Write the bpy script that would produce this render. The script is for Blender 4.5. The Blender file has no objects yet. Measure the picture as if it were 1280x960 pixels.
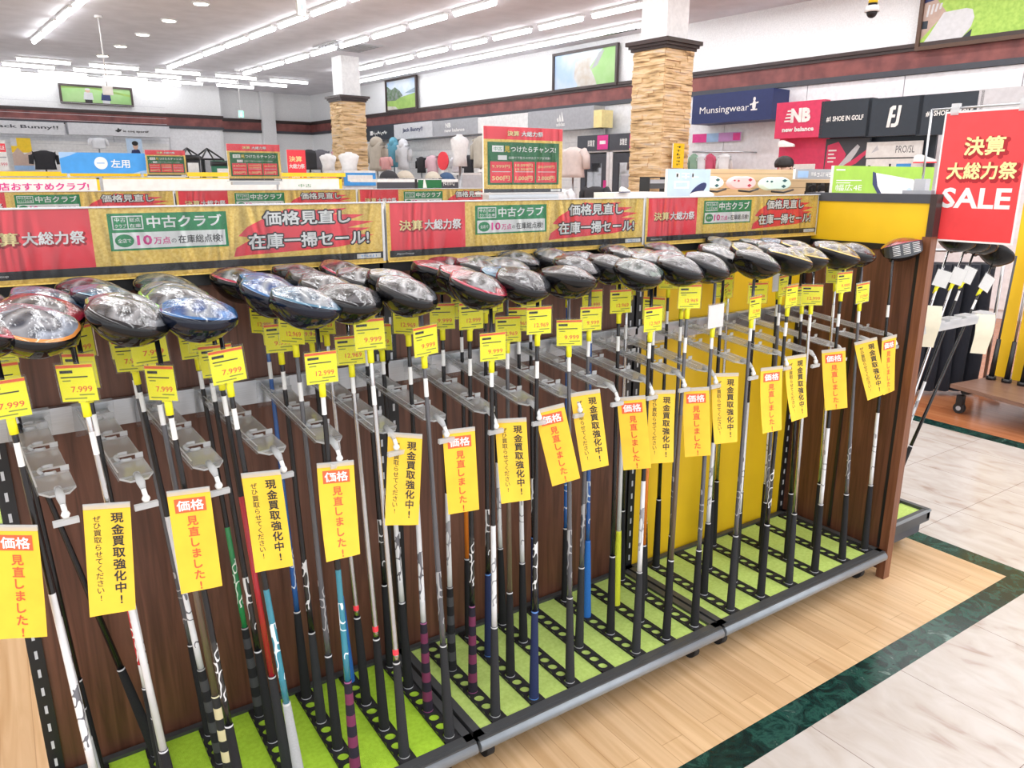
import bpy, math, random
from mathutils import Vector, Matrix
random.seed(11)
sc = bpy.context.scene
COL = sc.collection
# ------------------------------------------------------------------ camera
FPX = 948.6; YAW = .5893; PITCH = .2634
CAM = Vector((-2.6177, -1.3868, 1.4735))
FWD = Vector((math.sin(YAW)*math.cos(PITCH), math.cos(YAW)*math.cos(PITCH), -math.sin(PITCH)))
RIGHT = Vector((math.cos(YAW), -math.sin(YAW), 0)); UP = RIGHT.cross(FWD)
cd = bpy.data.cameras.new('camera'); cd.sensor_width = 36; cd.lens = FPX/1280*36; cd.clip_end = 200; cd.clip_start = .02
co = bpy.data.objects.new('camera', cd); COL.objects.link(co)
m3 = Matrix((RIGHT, UP, -FWD)).transposed().to_4x4(); m3.translation = CAM; co.matrix_world = m3
sc.camera = co
# ------------------------------------------------------------------ colour and light
sc.view_settings.view_transform = 'Standard'; sc.view_settings.look = 'None'
sc.view_settings.gamma = 1; sc.view_settings.use_curve_mapping = False
sc.view_settings.exposure = 0.66
sc.cycles.use_denoising = True
sc.cycles.max_bounces = 8; sc.cycles.transparent_max_bounces = 24; sc.cycles.caustics_reflective = False; sc.cycles.caustics_refractive = False
sc.cycles.sample_clamp_indirect = 4
w = bpy.data.worlds.new('store_light'); sc.world = w; w.use_nodes = True
bg = w.node_tree.nodes['Background']; bg.inputs[0].default_value = (.95, .97, 1, 1); bg.inputs[1].default_value = 1.25
A = math.radians(5.5)                      # the building is turned a little against the racks
US = Vector((math.cos(A), math.sin(A), 0)); VS = Vector((-math.sin(A), math.cos(A), 0))
def S(u, v, z=0): return US*u + VS*v + Vector((0, 0, z))
CEIL = 3.6
def area(name, u, v, lu, lv, watts, z=CEIL-.06):
    l = bpy.data.lights.new(name, 'AREA'); l.shape = 'RECTANGLE'; l.size = lu; l.size_y = lv; l.energy = watts; l.color = (.97, .985, 1)
    o = bpy.data.objects.new(name, l); COL.objects.link(o); o.location = S(u, v, z); o.rotation_euler = (0, 0, A)
LR = 41
for u in (-6.2, -4.7, -3.2, -1.7, -.4, .8, 2.07, 3.5, 4.98):
    area('ceiling_row_light', u, .2, .12, 12.5, LR*12.5*.105)
for u in (-6.0, -3.2, -.4, 2.07, 3.5, 4.98):
    area('ceiling_row_light', u, 10.5, .12, 8, LR*8*.03)
area('ceiling_row_light', 5.93, .5, .1, 11, LR*11*.085)
# ------------------------------------------------------------------ materials
def nd(t, n): return t.nodes.new(n)
MATS = {}
def pm(name, c, rough=.5, metal=0, c2=None, scale=20, stretch=(1, 1, 1), bump=0, bscale=None, coat=0, ramp=None, emit=0, trans=0, spec=None, detail=3, soft=False):
    if name in MATS: return MATS[name]
    m = bpy.data.materials.new(name); m.use_nodes = True; t = m.node_tree; b = t.nodes['Principled BSDF']
    b.inputs['Base Color'].default_value = (*c, 1); b.inputs['Roughness'].default_value = rough; b.inputs['Metallic'].default_value = metal
    if coat: b.inputs['Coat Weight'].default_value = coat; b.inputs['Coat Roughness'].default_value = .04
    if spec is not None: b.inputs['Specular IOR Level'].default_value = spec
    if trans: b.inputs['Transmission Weight'].default_value = trans
    tc = nd(t, 'ShaderNodeTexCoord'); mp = nd(t, 'ShaderNodeMapping'); mp.inputs['Scale'].default_value = stretch
    t.links.new(tc.outputs['Object'], mp.inputs['Vector'])
    if c2 is None: c2 = tuple(x*.9 for x in c)
    n = nd(t, 'ShaderNodeTexNoise'); n.inputs['Scale'].default_value = scale; n.inputs['Detail'].default_value = detail
    t.links.new(mp.outputs[0], n.inputs['Vector'])
    r = nd(t, 'ShaderNodeValToRGB'); e = r.color_ramp
    if ramp:
        while len(e.elements) < len(ramp): e.elements.new(.5)
        for el, (p, cc) in zip(e.elements, ramp): el.position = p; el.color = (*cc, 1)
        e.interpolation = 'LINEAR' if soft else 'CONSTANT'
    else:
        e.elements[0].position = .35; e.elements[0].color = (*c2, 1); e.elements[1].position = .65; e.elements[1].color = (*c, 1)
    t.links.new(n.outputs['Fac'], r.inputs[0]); t.links.new(r.outputs[0], b.inputs['Base Color'])
    if emit:
        t.links.new(r.outputs[0], b.inputs['Emission Color']); b.inputs['Emission Strength'].default_value = emit
    if bump:
        n2 = nd(t, 'ShaderNodeTexNoise'); n2.inputs['Scale'].default_value = bscale or scale*2; n2.inputs['Detail'].default_value = 4
        t.links.new(mp.outputs[0], n2.inputs['Vector'])
        bp = nd(t, 'ShaderNodeBump'); bp.inputs['Strength'].default_value = bump; bp.inputs['Distance'].default_value = .01
        t.links.new(n2.outputs['Fac'], bp.inputs['Height']); t.links.new(bp.outputs[0], b.inputs['Normal'])
        if coat: t.links.new(bp.outputs[0], b.inputs['Coat Normal'])
    MATS[name] = m; return m
def clear(name, tint, white, gloss, bump=0, rough=.06, gl=1):
    m = bpy.data.materials.new(name); m.use_nodes = True; t = m.node_tree; t.nodes.clear()
    o = nd(t, 'ShaderNodeOutputMaterial'); tr = nd(t, 'ShaderNodeBsdfTransparent'); tr.inputs[0].default_value = (*tint, 1)
    d = nd(t, 'ShaderNodeBsdfDiffuse'); d.inputs[0].default_value = (.92, .94, .96, 1)
    tl = nd(t, 'ShaderNodeBsdfTranslucent'); tl.inputs[0].default_value = (.92, .94, .96, 1)
    ad = nd(t, 'ShaderNodeMixShader'); ad.inputs[0].default_value = .5; t.links.new(d.outputs[0], ad.inputs[1]); t.links.new(tl.outputs[0], ad.inputs[2])
    g = nd(t, 'ShaderNodeBsdfGlossy'); g.inputs['Roughness'].default_value = rough
    lw = nd(t, 'ShaderNodeFresnel'); lw.inputs['IOR'].default_value = gloss
    a = nd(t, 'ShaderNodeMixShader'); a.inputs[0].default_value = white
    t.links.new(tr.outputs[0], a.inputs[1]); t.links.new(ad.outputs[0], a.inputs[2])
    mu = nd(t, 'ShaderNodeMath'); mu.operation = 'MULTIPLY'; mu.inputs[1].default_value = gl; t.links.new(lw.outputs[0], mu.inputs[0])
    b = nd(t, 'ShaderNodeMixShader'); t.links.new(mu.outputs[0], b.inputs[0]); t.links.new(a.outputs[0], b.inputs[1]); t.links.new(g.outputs[0], b.inputs[2])
    t.links.new(b.outputs[0], o.inputs[0])
    if bump:
        tc = nd(t, 'ShaderNodeTexCoord'); n = nd(t, 'ShaderNodeTexNoise'); n.inputs['Scale'].default_value = 9; n.inputs['Distortion'].default_value = 1.5
        mp = nd(t, 'ShaderNodeMapping'); mp.inputs['Scale'].default_value = (1, 1, .25); mp.inputs['Rotation'].default_value = (0, .5, 0)
        t.links.new(tc.outputs['Object'], mp.inputs[0]); t.links.new(mp.outputs[0], n.inputs['Vector'])
        bp = nd(t, 'ShaderNodeBump'); bp.inputs['Strength'].default_value = bump; bp.inputs['Distance'].default_value = .05
        t.links.new(n.outputs['Fac'], bp.inputs['Height']); t.links.new(bp.outputs[0], g.inputs['Normal']); t.links.new(bp.outputs[0], lw.inputs['Normal'])
    MATS[name] = m; return m
def wood(name, c, c2, axis=2, scale=6, rough=.45, plank=None):
    m = bpy.data.materials.new(name); m.use_nodes = True; t = m.node_tree; b = t.nodes['Principled BSDF']
    b.inputs['Roughness'].default_value = rough
    tc = nd(t, 'ShaderNodeTexCoord'); mp = nd(t, 'ShaderNodeMapping'); s = [scale*4]*3; s[axis] = scale*.22; mp.inputs['Scale'].default_value = s
    t.links.new(tc.outputs['Object'], mp.inputs[0])
    n = nd(t, 'ShaderNodeTexNoise'); n.inputs['Scale'].default_value = 1.6; n.inputs['Detail'].default_value = 6; n.inputs['Distortion'].default_value = 1.2
    t.links.new(mp.outputs[0], n.inputs['Vector'])
    r = nd(t, 'ShaderNodeValToRGB'); r.color_ramp.elements[0].position = .3; r.color_ramp.elements[0].color = (*c2, 1); r.color_ramp.elements[1].position = .7; r.color_ramp.elements[1].color = (*c, 1)
    t.links.new(n.outputs['Fac'], r.inputs[0]); last = r.outputs[0]
    if plank:
        mp2 = nd(t, 'ShaderNodeMapping'); mp2.inputs['Rotation'].default_value = (0, 0, math.pi/2); t.links.new(tc.outputs['Object'], mp2.inputs[0])
        br = nd(t, 'ShaderNodeTexBrick'); br.inputs['Scale'].default_value = 1; br.inputs['Brick Width'].default_value = plank[0]; br.inputs['Row Height'].default_value = plank[1]
        br.inputs['Mortar Size'].default_value = .0012; br.inputs['Color1'].default_value = (1, .98, .95, 1); br.inputs['Color2'].default_value = (.88, .84, .80, 1); br.inputs['Mortar'].default_value = (.70, .62, .54, 1)
        t.links.new(mp2.outputs[0], br.inputs['Vector'])
        mx = nd(t, 'ShaderNodeMix'); mx.data_type = 'RGBA'; mx.blend_type = 'MULTIPLY'; mx.inputs[0].default_value = 1
        t.links.new(last, mx.inputs[6]); t.links.new(br.outputs['Color'], mx.inputs[7]); last = mx.outputs[2]
    t.links.new(last, b.inputs['Base Color']); MATS[name] = m; return m
def stone(name):
    m = bpy.data.materials.new(name); m.use_nodes = True; t = m.node_tree; b = t.nodes['Principled BSDF']; b.inputs['Roughness'].default_value = .85
    tc = nd(t, 'ShaderNodeTexCoord'); n = nd(t, 'ShaderNodeTexNoise'); n.inputs['Scale'].default_value = 3.2; n.inputs['Detail'].default_value = 5
    mp = nd(t, 'ShaderNodeMapping'); mp.inputs['Scale'].default_value = (1.2, 1.2, 7); t.links.new(tc.outputs['Object'], mp.inputs[0]); t.links.new(mp.outputs[0], n.inputs['Vector'])
    r = nd(t, 'ShaderNodeValToRGB'); e = r.color_ramp
    for k in range(2): e.elements.new(.5)
    for el, (p, c) in zip(e.elements, ((.3, (.26, .16, .085)), (.42, (.60, .40, .20)), (.55, (.80, .58, .34)), (.72, (.60, .50, .41)))): el.position = p; el.color = (*c, 1)
    t.links.new(n.outputs['Fac'], r.inputs[0]); t.links.new(r.outputs[0], b.inputs['Base Color'])
    bp = nd(t, 'ShaderNodeBump'); bp.inputs['Strength'].default_value = .6; bp.inputs['Distance'].default_value = .03
    t.links.new(n.outputs['Fac'], bp.inputs['Height']); t.links.new(bp.outputs[0], b.inputs['Normal'])
    MATS[name] = m; return m
def marble(name):
    m = bpy.data.materials.new(name); m.use_nodes = True; t = m.node_tree; b = t.nodes['Principled BSDF']; b.inputs['Roughness'].default_value = .16; b.inputs['Specular IOR Level'].default_value = .3
    tc = nd(t, 'ShaderNodeTexCoord'); n = nd(t, 'ShaderNodeTexNoise'); n.inputs['Scale'].default_value = 14; n.inputs['Detail'].default_value = 9; n.inputs['Roughness'].default_value = .68; n.inputs['Distortion'].default_value = 1.4
    t.links.new(tc.outputs['Object'], n.inputs['Vector'])
    r = nd(t, 'ShaderNodeValToRGB'); e = r.color_ramp
    for k in range(3): e.elements.new(.5)
    for el, (p, c) in zip(e.elements, ((.3, (.003, .010, .010)), (.48, (.006, .028, .024)), (.56, (.018, .075, .058)), (.62, (.008, .035, .03)), (.74, (.20, .32, .28)))): el.position = p; el.color = (*c, 1)
    t.links.new(n.outputs['Fac'], r.inputs[0]); t.links.new(r.outputs[0], b.inputs['Base Color']); MATS[name] = m; return m
def tile(name):
    m = bpy.data.materials.new(name); m.use_nodes = True; t = m.node_tree; b = t.nodes['Principled BSDF']; b.inputs['Roughness'].default_value = .22
    tc = nd(t, 'ShaderNodeTexCoord'); mp = nd(t, 'ShaderNodeMapping'); mp.inputs['Location'].default_value = (.18, .455, 0); t.links.new(tc.outputs['Object'], mp.inputs[0])
    br = nd(t, 'ShaderNodeTexBrick'); br.offset = 0; br.inputs['Scale'].default_value = 1; br.inputs['Brick Width'].default_value = .45; br.inputs['Row Height'].default_value = .45; br.inputs['Mortar Size'].default_value = .0012
    br.inputs['Color1'].default_value = (1, 1, 1, 1); br.inputs['Color2'].default_value = (.97, .96, .95, 1); br.inputs['Mortar'].default_value = (.42, .36, .34, 1)
    t.links.new(mp.outputs[0], br.inputs['Vector'])
    n = nd(t, 'ShaderNodeTexNoise'); n.inputs['Scale'].default_value = 13; n.inputs['Detail'].default_value = 7; n.inputs['Distortion'].default_value = .8
    mq = nd(t, 'ShaderNodeMapping'); mq.inputs['Scale'].default_value = (1, .45, 1); mq.inputs['Rotation'].default_value = (0, 0, .6)
    t.links.new(tc.outputs['Object'], mq.inputs[0]); t.links.new(mq.outputs[0], n.inputs['Vector'])
    r = nd(t, 'ShaderNodeValToRGB'); e = r.color_ramp; e.elements.new(.5)
    for el, (p, c) in zip(e.elements, ((.26, (.38, .30, .255)), (.40, (.49, .44, .40)), (.62, (.55, .515, .485)))): el.position = p; el.color = (*c, 1)
    t.links.new(n.outputs['Fac'], r.inputs[0])
    mx = nd(t, 'ShaderNodeMix'); mx.data_type = 'RGBA'; mx.blend_type = 'MULTIPLY'; mx.inputs[0].default_value = 1
    t.links.new(r.outputs[0], mx.inputs[6]); t.links.new(br.outputs['Color'], mx.inputs[7]); t.links.new(mx.outputs[2], b.inputs['Base Color']); MATS[name] = m; return m
def lamp_mat(name, c, s):
    m = bpy.data.materials.new(name); m.use_nodes = True; b = m.node_tree.nodes['Principled BSDF']
    b.inputs['Base Color'].default_value = (*c, 1); b.inputs['Emission Color'].default_value = (*c, 1); b.inputs['Emission Strength'].default_value = s
    MATS[name] = m; return m
WHITE = pm('white_paint', (.86, .86, .86), .6)
CEILM = pm('ceiling_board', (.80, .79, .84), .8, scale=3)
WALLM = pm('wall_paper', (.90, .91, .92), .75, scale=60, bump=.05)
PANELM = pm('wall_panel', (.88, .89, .92), .5)
BAND = pm('maroon_plaster', (.27, .085, .075), .55, c2=(.15, .045, .045), scale=5, bump=.25, bscale=14, detail=6)
MOULD = pm('dark_moulding', (.045, .026, .024), .4)
CHAR = pm('charcoal_trim', (.06, .065, .08), .5)
BLACK = pm('black_plastic', (.012, .012, .014), .35)
RUBBER = pm('black_rubber', (.014, .014, .016), .7)
GREY = pm('grey_paint', (.4, .41, .44), .5)
LGREY = pm('pale_grey_paint', (.62, .63, .66), .5)
METAL = pm('brushed_metal', (.55, .57, .6), .3, 1, stretch=(1, 40, 40))
CHROME = pm('chrome', (.75, .76, .78), .12, 1)
STEEL = pm('steel_shaft', (.62, .63, .65), .2, 1)
NOSE = pm('grey_rail', (.26, .29, .32), .3, .3)
DECK = pm('dark_deck', (.06, .063, .066), .42)
GOLD = pm('gold_glitter', (.97, .70, .19), .45, c2=(.80, .51, .085), scale=170, detail=6)
RED = pm('red_print', (.93, .055, .08), .4, c2=(.90, .052, .075))
CRIM = pm('dark_red_print', (.42, .01, .02), .5)
GREEN = pm('green_print', (.015, .27, .09), .45)
DGREEN = pm('deep_green_print', (.01, .16, .05), .45)
WHT = pm('white_print', (.88, .88, .86), .45)
CREAM = pm('cream_print', (.95, .80, .36), .5)
BLK = pm('black_print', (.02, .02, .022), .5)
YEL = pm('yellow_print', (.92, .62, .02), .5)
YPAPER = pm('yellow_paper', (.93, .58, .035), .6)
ORANGE = pm('orange_red_print', (.86, .13, .04), .5)
LEMON = pm('lemon_card', (.95, .90, .02), .5, c2=(.92, .87, .018))
PINKP = pm('pink_print', (.75, .04, .28), .5)
BLUEP = pm('blue_print', (.06, .34, .80), .5)
SKYP = pm('sky_print', (.36, .56, .84), .5)
PALEB = pm('pale_blue_print', (.50, .66, .85), .5)
YPANEL = pm('yellow_panel', (.90, .57, .012), .5, scale=4)
NAVY = pm('navy_print', (.012, .025, .12), .45)
SLATE = pm('slate_print', (.02, .03, .045), .45)
LIME = pm('lime_print', (.35, .62, .06), .5)
SKIN = pm('skin', (.62, .40, .30), .5)
HAIR = pm('black_hair', (.012, .010, .010), .45, stretch=(30, 30, 2), bump=.3)
ACR = clear('clear_acrylic', (.985, .99, .992), .065, 1.4, gl=.35)
ACRE = clear('acrylic_edge', (.97, .98, .99), .70, 1.4, gl=.5)
FILM = clear('clear_film', (.985, .985, .985), .012, 1.34, bump=.7, rough=.08)
SLEEVE = clear('card_sleeve', (.99, .99, .99), .04, 1.3, gl=.5)
DWOOD = wood('dark_walnut', (.17, .068, .040), (.075, .028, .016), 2, 7, .42)
BWOOD = wood('brown_walnut', (.22, .085, .040), (.13, .045, .02), 2, 9, .42)
FWOOD = wood('maple_floor', (.74, .53, .32), (.56, .36, .185), 1, 4, .30, plank=(1.3, .078))
OWOOD = wood('orange_floor', (.50, .20, .085), (.36, .12, .045), 1, 3, .25, plank=(.9, .12))
BIRCH = wood('pale_slatwall', (.72, .55, .33), (.60, .42, .23), 0, 5, .5)
PLAT = wood('platform_wood', (.26, .15, .11), (.17, .09, .06), 1, 6, .4)
STONE = stone('ledge_stone'); MARB = marble('green_marble'); TILE = tile('beige_tile')
TURF = pm('lime_turf', (.52, .84, .05), .9, c2=(.44, .74, .035), scale=90, bump=.5, bscale=500)
TURF2 = pm('pale_turf', (.62, .82, .22), .9, c2=(.53, .73, .16), scale=90, bump=.5, bscale=500)
TUBE = lamp_mat('lit_tube', (.98, .985, 1), 9.0)
TUBE2 = lamp_mat('lit_cross_tube', (.98, .985, 1), 5.0)
DOWN = lamp_mat('lit_downlight', (1, .95, .85), 6.0)
EXITG = lamp_mat('lit_exit_sign', (.25, .9, .55), 1.0)
EXITW = lamp_mat('lit_exit_white', (.85, .95, .9), 1.0)
# ------------------------------------------------------------------ mesh helper
_tc = {}
def glyphs(s, bold):
    k = (s, bold)
    if k not in _tc:
        c = bpy.data.curves.new('t', 'FONT'); c.body = s; c.size = 1; c.offset = bold; c.resolution_u = 2
        o = bpy.data.objects.new('t', c); COL.objects.link(o)
        dg = bpy.context.evaluated_depsgraph_get(); dg.update()
        me = bpy.data.meshes.new_from_object(o.evaluated_get(dg)); bpy.data.objects.remove(o)
        vs = [(v.co.x, v.co.y) for v in me.vertices]; fs = [tuple(p.vertices) for p in me.polygons]; bpy.data.meshes.remove(me)
        x0, x1 = min(v[0] for v in vs), max(v[0] for v in vs); y0, y1 = min(v[1] for v in vs), max(v[1] for v in vs)
        _tc[k] = (vs, fs, x0, x1, y0, y1)
    return _tc[k]
class MB:
    def __init__(s, o=(0, 0, 0), ex=(1, 0, 0), ey=(0, 1, 0)):
        s.v = []; s.f = []; s.m = []; s.sm = []; s.mats = []; s.frame(o, ex, ey)
    def frame(s, o, ex=(1, 0, 0), ey=(0, 1, 0)):
        s.o = Vector(o); s.ex = Vector(ex); s.ey = Vector(ey); s.ez = s.ex.cross(s.ey); return s
    def p(s, x, y, z=0):
        s.v.append(s.o + s.ex*x + s.ey*y + s.ez*z); return len(s.v)-1
    def mi(s, m):
        if m not in s.mats: s.mats.append(m)
        return s.mats.index(m)
    def face(s, ids, m, sm=False): s.f.append(tuple(ids)); s.m.append(s.mi(m)); s.sm.append(sm)
    def poly(s, pts, m, z=0): s.face([s.p(x, y, z) for x, y in pts], m)
    def rect(s, x0, y0, x1, y1, m, z=0): s.poly([(x0, y0), (x1, y0), (x1, y1), (x0, y1)], m, z)
    def slab(s, pts, m, z0, z1, msd=None):
        n = len(pts); a = [s.p(x, y, z0) for x, y in pts]; b = [s.p(x, y, z1) for x, y in pts]
        s.face(b, m); s.face(a[::-1], msd or m)
        for i in range(n): s.face((a[i], a[(i+1) % n], b[(i+1) % n], b[i]), msd or m)
    def box(s, x0, y0, z0, x1, y1, z1, m, mf=None):
        i = [s.p(x, y, z) for z in (z0, z1) for y in (y0, y1) for x in (x0, x1)]
        for k, q in enumerate(((0, 2, 3, 1), (4, 5, 7, 6), (0, 1, 5, 4), (2, 6, 7, 3), (0, 4, 6, 2), (1, 3, 7, 5))):
            s.face([i[j] for j in q], mf if (mf and k == 1) else m)
    def ell(s, cx, cy, rx, ry, m, z=0, n=20, rot=0):
        s.poly([(cx+rx*math.cos(t)*math.cos(rot)-ry*math.sin(t)*math.sin(rot), cy+rx*math.cos(t)*math.sin(rot)+ry*math.sin(t)*math.cos(rot)) for t in (2*math.pi*k/n for k in range(n))], m, z)
    def tube(s, pts, rad, m, n=8, caps=True, sm=True):
        pts = [Vector(p) for p in pts]; rings = []
        if not isinstance(rad, (list, tuple)): rad = [rad]*len(pts)
        for i, q in enumerate(pts):
            d = (pts[min(i+1, len(pts)-1)]-pts[max(i-1, 0)]).normalized()
            a = d.orthogonal().normalized() if abs(d.z) < .9 else Vector((1, 0, 0)); a = (a-d*a.dot(d)).normalized(); b = d.cross(a)
            rings.append([s.p(*(q+(a*math.cos(2*math.pi*k/n)+b*math.sin(2*math.pi*k/n))*rad[i])) for k in range(n)])
        ms = m if isinstance(m, list) else [m]*(len(pts)-1)
        for i in range(len(pts)-1):
            for k in range(n): s.face((rings[i][k], rings[i][(k+1) % n], rings[i+1][(k+1) % n], rings[i+1][k]), ms[i], sm)
        if caps: s.face(rings[0][::-1], ms[0]); s.face(rings[-1], ms[-1])
    def text(s, t, cx, cy, w, h, m, z=.0004, bold=.0, keep=False):
        if bold > .012 and any(ord(c) > 255 for c in t):              # thicken dense characters by overprinting shifted copies
            g = glyphs(t, 0); n = 8 if bold > .035 else 4; ww = w/(1+2*bold/(g[3]-g[2])); hh = h/(1+2*bold/(g[5]-g[4])); rx = (w-ww)/2; ry = (h-hh)/2
            for i in range(n): q = 2*math.pi*(i+.5)/n; s.text(t, cx+rx*math.cos(q), cy+ry*math.sin(q), ww, hh, m, z+.00001*i)
            if n == 8: s.text(t, cx, cy, ww, hh, m, z+.0001)
            return
        vs, fs, x0, x1, y0, y1 = glyphs(t, bold)
        sx = w/max(x1-x0, 1e-6); sy = h/max(y1-y0, 1e-6)
        if keep: sx = sy = min(sx, sy)
        b = len(s.v)
        for x, y in vs: s.p(cx+(x-(x0+x1)/2)*sx, cy+(y-(y0+y1)/2)*sy, z)
        for f in fs: s.face([b+i for i in f], m)
    def strokes(s, x0, y0, x1, y1, n, m, z=.001, seed=1):                # print too small to read: uneven strokes
        r = random.Random(seed); w = (x1-x0)/n
        for k in range(n):
            a = x0+k*w
            for _ in range(3):
                if r.random() < .5: yy = y0+(y1-y0)*r.uniform(0, .82); s.rect(a+w*.08, yy, a+w*.86, yy+(y1-y0)*.16, m, z)
                else: xx = a+w*r.uniform(.05, .7); s.rect(xx, y0+(y1-y0)*r.uniform(0, .3), xx+w*.17, y1-(y1-y0)*r.uniform(0, .2), m, z+.0002)
    def vtext(s, t, cx, ytop, size, m, z=.0004, bold=.02, step=1.08, fx=None):
        y = ytop
        for ch in t:
            g = glyphs(ch, bold); hh = size*(g[5]-g[4]); ww = size*(g[3]-g[2]); d = fx(y) if fx else 0
            s.text(ch, cx+d, y-size*.5, ww, hh, m, z); y -= size*step
    def dome(s, c, rx, ry, rz, m, nu=14, nv=6, lo=0, sm=True):
        c = Vector(c); rows = []
        for j in range(nv+1):
            t = lo+(math.pi/2-lo)*j/nv
            rows.append([s.p(c.x+rx*math.cos(t)*math.cos(2*math.pi*k/nu), c.y+ry*math.cos(t)*math.sin(2*math.pi*k/nu), c.z+rz*math.sin(t)) for k in range(nu)])
        for j in range(nv):
            for k in range(nu): s.face((rows[j][k], rows[j][(k+1) % nu], rows[j+1][(k+1) % nu], rows[j+1][k]), m, sm)
        s.face(rows[0][::-1], m)
    def mesh(s, name):
        me = bpy.data.meshes.new(name); me.from_pydata([tuple(v) for v in s.v], [], s.f)
        for m in s.mats: me.materials.append(m)
        for p, mi, sm in zip(me.polygons, s.m, s.sm): p.material_index = mi; p.use_smooth = sm
        me.update(); return me
    def build(s, name, parent=None, label=None, cat=None, group=None, kind=None, origin=True):
        if parent is None and origin and s.v:
            c = Vector(((min(v.x for v in s.v)+max(v.x for v in s.v))/2, (min(v.y for v in s.v)+max(v.y for v in s.v))/2, min(v.z for v in s.v)))
            s.v = [v-c for v in s.v]
        else: c = Vector((0, 0, 0))
        if parent is not None and origin:
            pl = parent.get('_w'); off = Vector(pl) if pl is not None else Vector((0, 0, 0)); s.v = [v-off for v in s.v]
        o = bpy.data.objects.new(name, s.mesh(name)); COL.objects.link(o); o.parent = parent
        if parent is None: o.location = c
        tag(o, label, cat, group, kind)
        if parent is None: o['_w'] = tuple(c)
        elif parent.get('_w') is not None: o['_w'] = tuple(parent['_w'])
        return o
def tag(o, label=None, cat=None, group=None, kind=None):
    if label: o['label'] = label
    if cat: o['category'] = cat
    if group: o['group'] = group
    if kind: o['kind'] = kind
    return o
def thing(name, loc, label, cat, group=None):
    o = bpy.data.objects.new(name, None); COL.objects.link(o); o.location = loc; o['_w'] = tuple(loc); o.empty_display_size = .05
    return tag(o, label, cat, group)
def inst(me, name, parent, loc=(0, 0, 0), rot=(0, 0, 0)):
    o = bpy.data.objects.new(name, me); COL.objects.link(o); o.parent = parent; o.location = loc; o.rotation_euler = rot; return o
NTH = ['first', 'second', 'third', 'fourth', 'fifth', 'sixth', 'seventh', 'eighth', 'ninth', 'tenth', 'eleventh', 'twelfth']
Z = Vector((0, 0, 1))
def fback(u0, z0, v): return S(u0, v, z0), US, Z            # a face on a plane v = const, seen from the front
def fright(v0, z0, u): return S(u, v0, z0), -VS, Z          # a face on a plane u = const, seen from the left
# surveyed sight lines: where a point of the place lies on a known plane, measured from the tripod spot (fixed numbers, not the camera object)
def at(x, y, n, d):
    r = FWD + RIGHT*((x-640)/FPX) + UP*((480-y)/FPX); return CAM + r*((d-CAM.dot(n))/r.dot(n))
XA = Vector((1, 0, 0)); YA = Vector((0, 1, 0))
def on_back(x0, y0, x1, y1, v):                              # a sign standing on plane v, between two corners of the view
    a = at(x0, y0, VS, v); b = at(x1, y1, VS, v); return (S(a.dot(US), v, b.z), US, Z), b.dot(US)-a.dot(US), a.z-b.z
def on_right(x0, y0, x1, y1, u):
    a = at(x0, y0, US, u); b = at(x1, y1, US, u); return (S(u, a.dot(VS), b.z), -VS, Z), a.dot(VS)-b.dot(VS), a.z-b.z
def on_y(x0, y0, x1, y1, Y):
    a = at(x0, y0, YA, Y); b = at(x1, y1, YA, Y); return (Vector((a.x, Y, b.z)), XA, Z), b.x-a.x, a.z-b.z
# ------------------------------------------------------------------ the building
def structure(mb, name): return mb.build(name, kind='structure')
def flat(name, x0, y0, x1, y1, z, m, th=.02):
    b = MB(); b.box(x0, y0, z-th, x1, y1, z, m); return structure(b, name)
BX, BY, BW = .42, -.262, .095                                # the corner of the marble border round the racks
FX = 2.08
flat('floor_maple', -9, BY, BX, 9, 0, FWOOD)
b = MB(); b.slab([(-9, BY-BW), (BX+BW, BY-BW), (BX+BW, 9), (BX, 9), (BX, BY), (-9, BY)], MARB, -.02, .0005); structure(b, 'floor_marble_border')
b = MB(); b.slab([(-9, -6), (FX-.1, -6), (FX+.03, 9), (BX+BW, 9), (BX+BW, BY-BW), (-9, BY-BW)], TILE, -.02, 0); structure(b, 'floor_tile')
b = MB(); b.slab([(FX-.1, -6), (FX+.01, -6), (FX+.14, 9), (FX+.03, 9)], MARB, -.02, .0005); structure(b, 'floor_marble_strip')
b = MB(); b.slab([(FX+.01, -6), (9, -6), (9, 9), (FX+.14, 9)], OWOOD, -.02, 0); structure(b, 'floor_orange')
flat('floor_far', -14, 9, 9, 21, 0, TILE)
UW, VW = 6.6, 18.2
b = MB(); b.frame((0, 0, 0), US, VS); b.box(-9, -5, CEIL, UW+.3, VW+.9, CEIL+.12, CEILM); structure(b, 'ceiling')
b = MB(); b.frame((0, 0, 0), US, VS); b.box(UW, -5, 0, UW+.2, VW+.9, CEIL, WALLM); structure(b, 'wall_right')
b = MB(); b.frame((0, 0, 0), US, VS); b.box(-9, VW, 0, 4.05, VW+.2, CEIL, WALLM); structure(b, 'wall_back')
b = MB(); b.frame((0, 0, 0), US, VS); b.box(4.0, VW+.5, 0, UW+.2, VW+.7, CEIL, WALLM); b.box(4.0, VW+.2, 0, 4.05, VW+.5, CEIL, WALLM); b.box(5.2, VW+.36, 0, 5.55, VW+.5, CEIL, WALLM); structure(b, 'wall_recess')
def band(name, u0, v0, u1, v1, z0=2.675, z1=2.86):
    b = MB(); b.frame((0, 0, 0), US, VS)
    b.box(u0, v0, z0, u1, v1, z1, BAND); e = .02
    b.box(u0-e, v0-e, z0-.06, u1+e, v1+e, z0, CHAR); b.box(u0-e, v0-e, z1, u1+e, v1+e, z1+.035, MOULD); b.box(u0-2*e, v0-2*e, z1+.035, u1+e, v1+e, z1+.075, MOULD)
    structure(b, name)
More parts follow.
